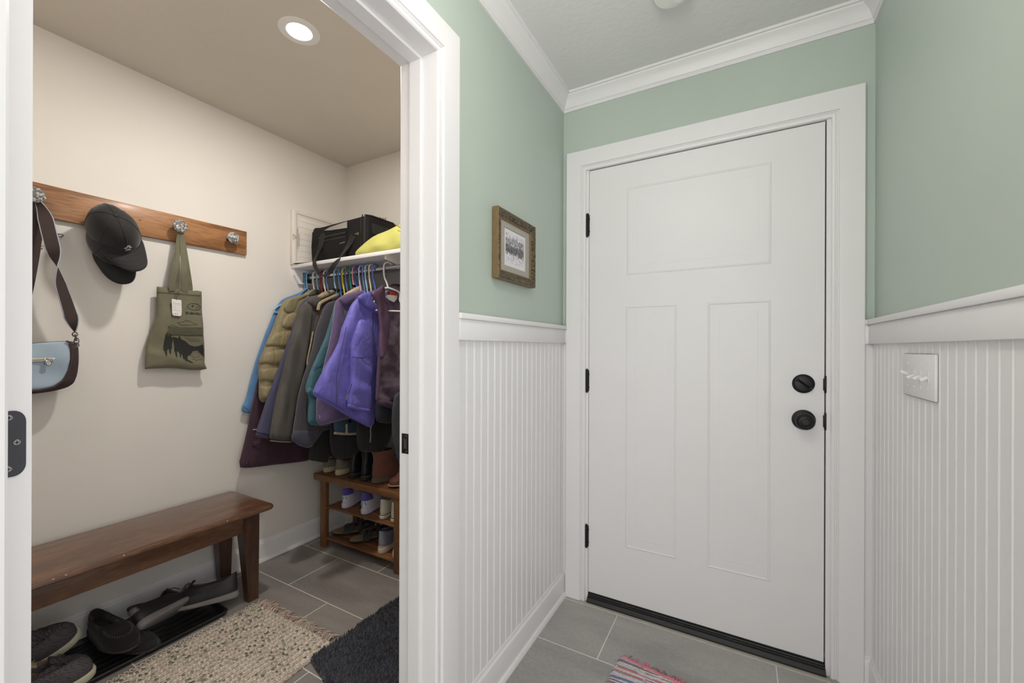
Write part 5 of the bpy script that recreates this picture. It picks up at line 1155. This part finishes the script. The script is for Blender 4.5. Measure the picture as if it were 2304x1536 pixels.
BRB = mat('red_brown_suede', (110, 66, 52), .85, var=.15, vscale=10, bump=.3, bscale=200, sheen=.3)
BRS = mat('grey_brown_heel', (92, 80, 72), .8, var=.1)
BLC = cloth('dark_laces', (52, 36, 34))
shoe('lace_up_boot', 'reddish brown lace-up boot seen from its heel at the rack end', PM(-1.775, 1.765, T1, 68), (BRB, BRS, LIN), L=.25, W=.046, sole=.020, ch=.088, boot=.150, laces=True, lacecol=BLC, heelh=.016, pull=False, group='reddish brown lace-up boots on the rack')
BRB2 = mat('dark_red_brown_leather', (92, 52, 44), .7, var=.15, vscale=10, bump=.2, bscale=120)
shoe('lace_up_boot', 'reddish brown lace-up boot with its toe pointing out from the rack', PM(-1.650, 1.765, T1, -100), (BRB2, mat('pale_brown_welt', (140, 124, 104), .8), LIN), L=.255, W=.047, sole=.018, ch=.085, boot=.145, laces=True, lacecol=BLC, heelh=.008, mir=-1, group='reddish brown lace-up boots on the rack')
# middle tier
WLT = mat('white_lilac_mesh', (206, 200, 214), .7, var=.04, bump=.3, bscale=200); LILS = mat('pale_lilac_foam', (200, 192, 216), .6, var=.03)
PURP = cloth('purple_collar', (84, 74, 156), .8); TEALS = mat('mint_stripe', (90, 178, 178), .6); PLL = cloth('grey_lace', (146, 140, 150))
shoe('running_shoe', 'white running shoe with purple heel and mint stripes, the left one', PM(-2.098, 1.768, .250, 110, 0, 0), (WLT, LILS, LIN), L=.255, W=.047, sole=.036, ch=.088, heelpatch=(PURP, (12, 21), 6), stripes=(TEALS, ((-2, 5), (0, 5), (2, 5))), lacecol=PLL, soleflare=1.06, group='white and purple running shoes on the middle tier', patch_label='purple heel collar')
shoe('running_shoe', 'white running shoe with purple heel and mint stripes, the right one', PM(-1.918, 1.765, .250, 105), (WLT, LILS, LIN), L=.255, W=.047, sole=.036, ch=.088, heelpatch=(PURP, (12, 21), 6), stripes=(TEALS, ((-2, 5), (0, 5), (2, 5))), lacecol=PLL, soleflare=1.06, mir=-1, group='white and purple running shoes on the middle tier', patch_label='purple heel collar')
WHL = mat('off_white_leather', (212, 206, 194), .55, var=.04, bump=.15, bscale=90); WHS = mat('off_white_rubber', (206, 198, 182), .65); WHK = mat('dark_sole_line', (60, 56, 52), .7)
for xx, lb, mi in ((-1.743, 'off-white leather sneaker beside the purple heeled shoe', 1), (-1.658, 'off-white leather sneaker against the right rack leg', -1)):
    shoe('white_sneaker', lb, PM(xx-.035, 1.768, .250, 106), (WHL, WHS, LIN), L=.255, W=.041, sole=.028, ch=.084, lacecol=WHL, mir=mi, cuffsole=WHK, group='off-white sneakers on the middle tier', tip=.003)
# bottom tier
GRM = mat('blue_grey_mesh', (134, 136, 150), .8, var=.08, vscale=60, bump=.5, bscale=260); CRS = mat('cream_foam', (204, 192, 170), .7, var=.06, vscale=14); COR = cloth('coral_line', (190, 116, 110))
for xx, rz, lb, mi in ((-1.745, 78, 'blue grey running shoe with cream sole beside the sandals', 1), (-1.648, 84, 'blue grey running shoe with cream sole in the bottom right corner of the rack', -1)):
    shoe('trainer', lb, PM(xx-.03, 1.765, .062, rz+26), (GRM, CRS, LIN), L=.265, W=.046, sole=.042, ch=.086, lacecol=GRM, mir=mi, cuffsole=COR, soleflare=1.08, group='blue grey running shoes on the bottom tier')
# sandals
FB = mat('tan_footbed', (132, 112, 88), .85, var=.15, vscale=14, bump=.4, bscale=200); SSL = cloth('navy_black_strap', (40, 39, 46), .7)
def sandal(label, M, mir):
    t = thing('sandal', label, 'sandal', M, 'strappy sandals on the bottom tier'); L = .26; h = L/2; W_ = .046
    m = MB(); m.loft([sring(L, -h+.004, h-.006, .030, .042, 0, .006, skew=.006*mir), sring(L, -h, h, .036, W_, .006, .010, skew=.006*mir), sring(L, -h, h, .036, W_, .016, .018, skew=.006*mir)], True, True); part('sole', m, BSOLE, t, world=False)
    m = MB(); m.loft([sring(L, -h+.003, h-.003, .034, W_*.96, .0158, .0178, skew=.006*mir), sring(L, -h+.004, h-.005, .033, W_*.94, .021, .022, skew=.006*mir), sring(L, -h+.012, h-.014, .026, W_*.80, .0205, .0215, skew=.006*mir)], True, True); part('footbed', m, FB, t, world=False, label='tan footbed')
    def arc(x0, x1, w, hh, n=9): return [Vector((zlerp(x0, x1, k/(n-1)), -w*math.cos(PI*k/(n-1)), .012+hh*math.sin(PI*k/(n-1)))) for k in range(n)]
    for nm, a, wd_ in (('toe_strap', arc(.055, .030, .049, .034), .024), ('instep_strap', arc(.028, .058, .048, .040), .016), ('cross_strap', arc(-.01, .03, .044, .046), .020), ('ankle_strap', arc(-.045, -.03, .038, .064), .020)):
        part(nm, strip(catmull(a, 2), (1, 0, 0), wd_, .0028), SSL, t, world=False)
    bk = [Vector((-.045+(-.075)*math.sin(PI*k/8), -.036*math.cos(PI*k/8), .038+.012*math.sin(PI*k/8))) for k in range(9)]
    part('heel_strap', strip(catmull(bk, 2), (0, 0, 1), .022, .003), SSL, t, world=False)
    m = MB(); m.bbox(-.042, -.030, -.012, .0, .074, .079, .001); part('buckle', m, STEEL, t, world=False)
sandal('black strappy sandal with tan footbed, left one against the rack leg', PM(-2.095, 1.765, .062, 225), 1)
sandal('black strappy sandal with tan footbed, right one beside the grey trainers', PM(-1.935, 1.755, .062, 242), -1)

# ---- boot tray and shoes under the bench
TRAYM = mat('black_tray_plastic', (26, 26, 27), .42, var=.1, vscale=20)
tx0, tx1, ty0, ty1 = -2.342, -2.02, .12, 1.012
tr = thing('boot_tray', 'black ribbed plastic boot tray on the floor under the bench', 'tray', (-2.18, .56, 0))
m = MB(); rings = []
for u, z in ((.010, 0), (.0, .018), (.002, .021), (.007, .021), (.010, .018), (.016, .006), (.020, .005)): rings.append([Vector((x, y, z)) for x, y in rr(tx0+u, tx1-u, ty0+u, ty1-u, .02)])
m.loft(rings, True, True); part('tray_body', m, TRAYM, tr)
for k in range(7):
    m = MB(); xx = tx0+.045+k*.038; m.tube([(xx, ty0+.04, .006), (xx, ty1-.04, .006)], .0035, 6); part('rib', m, TRAYM, tr)
GK = mat('grey_scaled_knit', (84, 78, 82), .85, var=.1, bump=0)
def scaled():
    m, t, b = newmat('grey_scale_knit'); n, l = t.nodes, t.links
    tc = n.new('ShaderNodeTexCoord'); br = n.new('ShaderNodeTexBrick'); br.inputs['Scale'].default_value = 1; br.inputs['Brick Width'].default_value = .010; br.inputs['Row Height'].default_value = .0055; br.inputs['Mortar Size'].default_value = .0007; br.inputs['Mortar Smooth'].default_value = 1
    sp = n.new('ShaderNodeSeparateXYZ'); l.new(tc.outputs['Object'], sp.inputs[0]); ad = n.new('ShaderNodeMath'); l.new(sp.outputs[0], ad.inputs[0]); l.new(sp.outputs[2], ad.inputs[1]); cb = n.new('ShaderNodeCombineXYZ'); l.new(sp.outputs[1], cb.inputs[0]); l.new(ad.outputs[0], cb.inputs[1]); l.new(cb.outputs[0], br.inputs['Vector'])
    br.inputs['Color1'].default_value = lin((92, 86, 90)); br.inputs['Color2'].default_value = lin((80, 74, 78)); br.inputs['Mortar'].default_value = lin((70, 65, 69)); l.new(br.outputs['Color'], b.inputs['Base Color']); b.inputs['Roughness'].default_value = .85
    bp = n.new('ShaderNodeBump'); bp.inputs['Distance'].default_value = .002; bp.invert = True; l.new(br.outputs['Fac'], bp.inputs['Height']); l.new(bp.outputs[0], b.inputs['Normal']); return m
SCK = scaled(); SAGE = mat('cream_green_midsole', (182, 180, 158), .7, var=.08, vscale=12)
shoe('knit_sneaker', 'grey knit sneaker with cream sole, tipped up against the wall on the tray', PM(-2.205, .440, .082, 75, 24, -14), (SCK, SAGE, LIN), L=.29, W=.055, sole=.048, ch=.084, toe_h=.056, lacecol=SCK, soleflare=1.05, group='grey knit sneakers on the boot tray')
shoe('knit_sneaker', 'grey knit sneaker with cream sole at the front corner of the tray', PM(-2.075, .435, .010, 80, 4, -3), (SCK, SAGE, LIN), L=.29, W=.055, sole=.046, ch=.084, toe_h=.056, lacecol=SCK, soleflare=1.05, mir=-1, group='grey knit sneakers on the boot tray')
TAN = cloth('tan_suede', (122, 98, 78), .9, .3)
shoe('suede_shoe', 'tan suede shoe wedged between the grey sneakers', PM(-2.135, .372, .058, 76, 5, 0), (TAN, mat('tan_leather_sole', (140, 112, 86), .6, var=.08), LIN), L=.26, W=.045, sole=.022, ch=.06, toe_h=.030, lacecol=cloth('tan_laces', (176, 160, 130)))
SUE = mat('black_suede', (32, 29, 29), .95, var=.15, vscale=20, bump=.3, bscale=150, sheen=.15)
FUZ = mat('black_fleece_lining', (26, 25, 25), .95, bump=1, bscale=120, bdist=.006, sheen=.15)
shoe('moccasin_slipper', 'black suede moccasin slipper lying on top of its mate', PM(-2.180, .660, .045, 8, 4, 7), (SUE, mat('charcoal_sole', (58, 54, 52), .7), FUZ), L=.27, W=.056, sole=.020, ch=.062, toe_h=.040, laces=False, low=True, stitch=True, group='black moccasin slippers')
shoe('moccasin_slipper', 'black moccasin slipper partly hidden beneath the other one', PM(-2.145, .705, .006, 12, 0, 0), (FUZ, mat('charcoal_sole_worn', (46, 44, 43), .8), FUZ), L=.27, W=.052, sole=.016, ch=.034, toe_h=.020, laces=False, low=True, group='black moccasin slippers')
BKL = mat('black_sneaker_leather', (42, 40, 40), .55, var=.15, vscale=16, bump=.35, bscale=120); GRS = mat('grey_midsole', (134, 130, 128), .7, var=.1, vscale=14)
SGY = mat('grey_logo_panel', (110, 106, 100), .6)
shoe('black_sneaker', 'black leather sneaker with grey sole rolled onto its side on the tray', PM(-2.135, .838, .062, 116, -50, 12), (BKL, GRS, LIN), L=.28, W=.047, sole=.030, ch=.075, lacecol=cloth('black_laces', (36, 35, 36)), heelpatch=(SGY, (12, 17), 3), group='black sneakers with grey soles')
shoe('black_sneaker', 'black leather sneaker with grey sole standing upright at the tray end', PM(-2.140, .958, .030, 232, 14, 4), (BKL, GRS, LIN), L=.28, W=.047, sole=.030, ch=.080, lacecol=cloth('black_laces_2', (36, 35, 36)), mir=-1, group='black sneakers with grey soles')

# ================================================================ RUGS
def rugmat():
    m, t, b = newmat('woven_cream_rug'); n, l = t.nodes, t.links
    tc = n.new('ShaderNodeTexCoord'); sp = n.new('ShaderNodeSeparateXYZ'); l.new(tc.outputs['Object'], sp.inputs[0])
    def M(op, a, b_=None, c=None):
        q = n.new('ShaderNodeMath'); q.operation = op
        for i, v in enumerate((a, b_, c)):
            if v is None: continue
            if isinstance(v, (int, float)): q.inputs[i].default_value = v
            else: l.new(v, q.inputs[i])
        return q.outputs[0]
    wob = n.new('ShaderNodeTexNoise'); wob.inputs['Scale'].default_value = 14; l.new(tc.outputs['Object'], wob.inputs['Vector'])
    xx = M('MULTIPLY_ADD', wob.outputs['Fac'], .010, sp.outputs[0]); cx = M('DIVIDE', xx, .0128); fx = M('FLOOR', cx)
    par = M('MULTIPLY', M('MODULO', M('ABSOLUTE', fx), 2), .5)
    cy = M('ADD', M('DIVIDE', M('MULTIPLY_ADD', wob.outputs['Fac'], -.008, sp.outputs[1]), .0088), par); fy = M('FLOOR', cy)
    w = n.new('ShaderNodeTexWhiteNoise'); w.noise_dimensions = '2D'; cb = n.new('ShaderNodeCombineXYZ'); l.new(fx, cb.inputs[0]); l.new(fy, cb.inputs[1]); l.new(cb.outputs[0], w.inputs['Vector'])
    bl = n.new('ShaderNodeTexNoise'); bl.inputs['Scale'].default_value = 9; bl.inputs['Detail'].default_value = 1; l.new(tc.outputs['Object'], bl.inputs['Vector'])
    v = M('MULTIPLY_ADD', M('SUBTRACT', bl.outputs['Fac'], .5), .5, w.outputs['Value'])
    rp = n.new('ShaderNodeValToRGB'); rp.color_ramp.interpolation = 'CONSTANT'; e = rp.color_ramp.elements; e[0].position = 0; e[0].color = lin((222, 212, 196)); e[1].position = .95; e[1].color = lin((112, 118, 102))
    for p_, c in ((.3, (208, 198, 182)), (.55, (226, 216, 200)), (.72, (190, 184, 166)), (.80, (210, 200, 184)), (.89, (152, 154, 136))): q = e.new(p_); q.color = lin(c)
    l.new(v, rp.inputs[0])
    gx = M('SINE', M('MULTIPLY', cx, PI)); gy = M('SINE', M('MULTIPLY', cy, PI)); hgt = M('MULTIPLY', M('ABSOLUTE', gx), M('ABSOLUTE', gy))
    ln = M('GREATER_THAN', M('COSINE', M('MULTIPLY', cx, PI)), .90)
    mx = n.new('ShaderNodeMixRGB'); l.new(M('MULTIPLY', ln, .8), mx.inputs[0]); l.new(rp.outputs[0], mx.inputs[1]); mx.inputs[2].default_value = lin((176, 128, 124))
    l.new(mx.outputs[0], b.inputs['Base Color']); b.inputs['Roughness'].default_value = .95
    bp = n.new('ShaderNodeBump'); bp.inputs['Distance'].default_value = .004; bp.inputs['Strength'].default_value = .9; l.new(hgt, bp.inputs['Height']); l.new(bp.outputs[0], b.inputs['Normal']); return m
RUGM = rugmat()
def rug(name, label, C4, thick, m_, nx, ny, bumpf, wav=.004):
    # C4: corners (x,y) a(0,0) b(1,0) c(1,1) d(0,1)
    a, b_, c, d = [Vector(p) for p in C4]; tx = (a+b_+c+d)/4
    t = thing(name, label, 'rug', (tx.x, tx.y, 0)); vs = []; fs = []
    for j in range(ny+1):
        for i in range(nx+1):
            u, v = i/nx, j/ny; p = a*(1-u)*(1-v)+b_*u*(1-v)+c*u*v+d*(1-u)*v
            e = 0
            if i in (0, nx): p = p+Vector(((1 if i else -1)*wav*(.5+.5*math.sin(j*1.7+math.sin(j*.9))), 0))
            if j in (0, ny): p = p+Vector((0, (1 if j else -1)*wav*.4*math.sin(i*1.9)))
            ed = min(i, nx-i, j, ny-j); z = thick*(0 if ed == 0 else .75 if ed == 1 else 1)+(bumpf(i, j, u, v) if ed else 0)
            vs.append((p.x, p.y, max(z, .0008)))
    for j in range(ny):
        for i in range(nx): q = j*(nx+1)+i; fs.append((q, q+1, q+nx+2, q+nx+1))
    m = MB(); m.add(vs, fs); return t, part('woven_field' if 'mat' not in name else 'pile_base', m, m_, t)
random.seed(11)
rnd = {}
def wb(i, j, u, v): return .0030*((i+j) % 2)+.0022*random.random()+.002*math.sin(v*30+u*4)
RC = [(-1.965, .05), (-1.40, .05), (-1.452, 1.115), (-1.985, 1.118)]
t, f = rug('woven_rug', 'cream woven rag rug with green flecks and a frayed fringe', RC, .008, RUGM, 84, 150, wb, .006)
FR = mat('rug_fringe', (196, 184, 168), .95, var=.15, vscale=30); FRP = mat('rug_fringe_pink', (190, 146, 140), .95, var=.15)
for pn, mm, cnt, seed_ in (('fringe', FR, 150, 5), ('pink_fringe', FRP, 60, 9)):
    random.seed(seed_); m = MB()
    for k in range(cnt):
        x = -1.985+.533*random.random(); y = 1.11+random.uniform(-.006, .004); ln = random.uniform(.018, .05); a = random.gauss(.1, .45); dz = random.uniform(0, .01)
        P = [Vector((x, y, .006)), Vector((x+math.sin(a)*ln*.4, y+ln*.45, .010+dz)), Vector((x+math.sin(a*1.5)*ln*.9, y+ln, .003+dz*.3))]
        m.tube(catmull(P, 3), random.uniform(.0009, .0018), 4)
    o = part(pn, m, mm, t, kind='stuff')
random.seed(21); m = MB()
for side, x0, x1 in ((-1, -1.965, -1.985), (1, -1.40, -1.452)):
    for k in range(64):
        y = .10+k*.0158; x = zlerp(x0, x1, (y-.05)/1.065); r_ = random.uniform(.004, .007)
        m.tube([Vector((x-side*.004, y-.006, .006)), Vector((x+side*r_, y-.003, .010)), Vector((x+side*r_*1.2, y+.004, .007)), Vector((x-side*.003, y+.008, .006))], .0022, 5)
part('edge_loops', m, FR, t, kind='stuff')
# navy bath mat
NAV = mat('navy_pile', (50, 52, 64), .95, var=.22, vscale=16, sheen=.5, bump=.4, bscale=200)
MC = [(-1.450, 1.010), (-.93, .86), (-.93, 1.545), (-1.434, 1.60)]
t, f = rug('bath_mat', 'fluffy dark navy mat on the tiles next to the doorway', MC, .010, NAV, 40, 50, lambda i, j, u, v: .002*random.random(), .002)
random.seed(4); m = MB(); A_, B_, C_, D_ = [Vector(p) for p in MC]
for k in range(15000):
    u, v = random.random(), random.random(); p = A_*(1-u)*(1-v)+B_*u*(1-v)+C_*u*v+D_*(1-u)*v
    s = .0035*random.uniform(.7, 1.3); a = random.random()*6.28; q = noise.noise(Vector((p.x*9, p.y*9, 0)))*2.5; lean = Vector((math.cos(q*2+a*.3), math.sin(q*2+a*.3), 0))*random.uniform(.002, .009)
    c0 = Vector((p.x, p.y, .006)); d1_ = Vector((math.cos(a), math.sin(a), 0))*s
    m.add([c0-d1_, c0+d1_, c0+Vector((-d1_.y, d1_.x, 0)), c0+lean+Vector((0, 0, random.uniform(.010, .018)))], [(0, 1, 3), (1, 2, 3), (2, 0, 3)])
part('pile', m, NAV, t, smooth=False, kind='stuff')
# striped rag rug in the hall
def ragmat():
    m, t, b = newmat('striped_rag_weave'); n, l = t.nodes, t.links
    tc = n.new('ShaderNodeTexCoord'); sp = n.new('ShaderNodeSeparateXYZ'); l.new(tc.outputs['Object'], sp.inputs[0])
    def M(op, a, b_=None, c=None):
        q = n.new('ShaderNodeMath'); q.operation = op
        for i, v in enumerate((a, b_, c)):
            if v is None: continue
            if isinstance(v, (int, float)): q.inputs[i].default_value = v
            else: l.new(v, q.inputs[i])
        return q.outputs[0]
    wob = n.new('ShaderNodeTexNoise'); wob.inputs['Scale'].default_value = 9; l.new(tc.outputs['Object'], wob.inputs['Vector'])
    yy = M('MULTIPLY_ADD', wob.outputs['Fac'], .012, sp.outputs[1]); row = M('FLOOR', M('DIVIDE', yy, .0062))
    w1 = n.new('ShaderNodeTexWhiteNoise'); w1.noise_dimensions = '1D'; l.new(row, w1.inputs['W'])
    seg = M('FLOOR', M('ADD', M('DIVIDE', sp.outputs[0], .17), M('MULTIPLY', w1.outputs['Value'], 7.3)))
    w2 = n.new('ShaderNodeTexWhiteNoise'); w2.noise_dimensions = '2D'; cb = n.new('ShaderNodeCombineXYZ'); l.new(row, cb.inputs[0]); l.new(seg, cb.inputs[1]); l.new(cb.outputs[0], w2.inputs['Vector'])
    rp = n.new('ShaderNodeValToRGB'); rp.color_ramp.interpolation = 'CONSTANT'; e = rp.color_ramp.elements; pal = [(230, 222, 226), (218, 210, 224), (216, 120, 138), (158, 122, 114), (224, 216, 212), (132, 138, 166), (232, 186, 196), (204, 206, 184), (220, 208, 214), (228, 214, 220), (228, 222, 232), (164, 158, 156)]
    e[0].position = 0; e[0].color = lin(pal[0]); e[1].position = 1/12; e[1].color = lin(pal[1])
    for i in range(2, 12): q = e.new(i/12); q.color = lin(pal[i])
    l.new(w2.outputs['Value'], rp.inputs[0])
    ck = n.new('ShaderNodeTexNoise'); ck.inputs['Scale'].default_value = 260; l.new(tc.outputs['Object'], ck.inputs['Vector']); r2 = n.new('ShaderNodeValToRGB'); r2.color_ramp.elements[0].position = .4; r2.color_ramp.elements[0].color = (.62,)*3+(1,); r2.color_ramp.elements[1].position = .6; l.new(ck.outputs['Fac'], r2.inputs[0])
    mx = n.new('ShaderNodeMixRGB'); mx.blend_type = 'MULTIPLY'; mx.inputs[0].default_value = .8; l.new(rp.outputs[0], mx.inputs[1]); l.new(r2.outputs[0], mx.inputs[2]); l.new(mx.outputs[0], b.inputs['Base Color']); b.inputs['Roughness'].default_value = .95
    bp = n.new('ShaderNodeBump'); bp.inputs['Distance'].default_value = .003; l.new(ck.outputs['Fac'], bp.inputs['Height']); l.new(bp.outputs[0], b.inputs['Normal']); return m
GC = [(-.462, .95), (.14, .95), (.16, 1.55), (-.412, 1.618)]
t, f = rug('rag_rug', 'pink striped rag rug on the grey tiles before the door', GC, .007, ragmat(), 110, 110, lambda i, j, u, v: .0016*(j % 2)+.0014*random.random(), .003)
random.seed(8)
for pn, col_, cnt in (('pink_fringe', (222, 120, 140), 60), ('grey_fringe', (120, 116, 124), 34)):
    m = MB(); mm = mat('rag_'+pn, col_, .95, var=.1)
    for k in range(cnt):
        u = random.random(); x = zlerp(-.40, .15, u); y = zlerp(1.617, 1.55, u)
        if pn == 'pink_fringe' and (x % .15) < .03: continue
        ln = random.uniform(.008, .022); a = random.gauss(0, .5); m.tube([Vector((x, y-.004, .006)), Vector((x+math.sin(a)*ln*.5, y+ln*.5, .012)), Vector((x+math.sin(a)*ln, y+ln, .006))], .0018, 4)
    part(pn, m, mm, t, kind='stuff')
m = MB(); m.tube([Vector((-.40, 1.612, .009)), Vector((.15, 1.546, .009))], .0035, 6); part('rolled_edge', m, mat('pink_rolled_edge', (206, 120, 132), .95, var=.2, vscale=40), t)
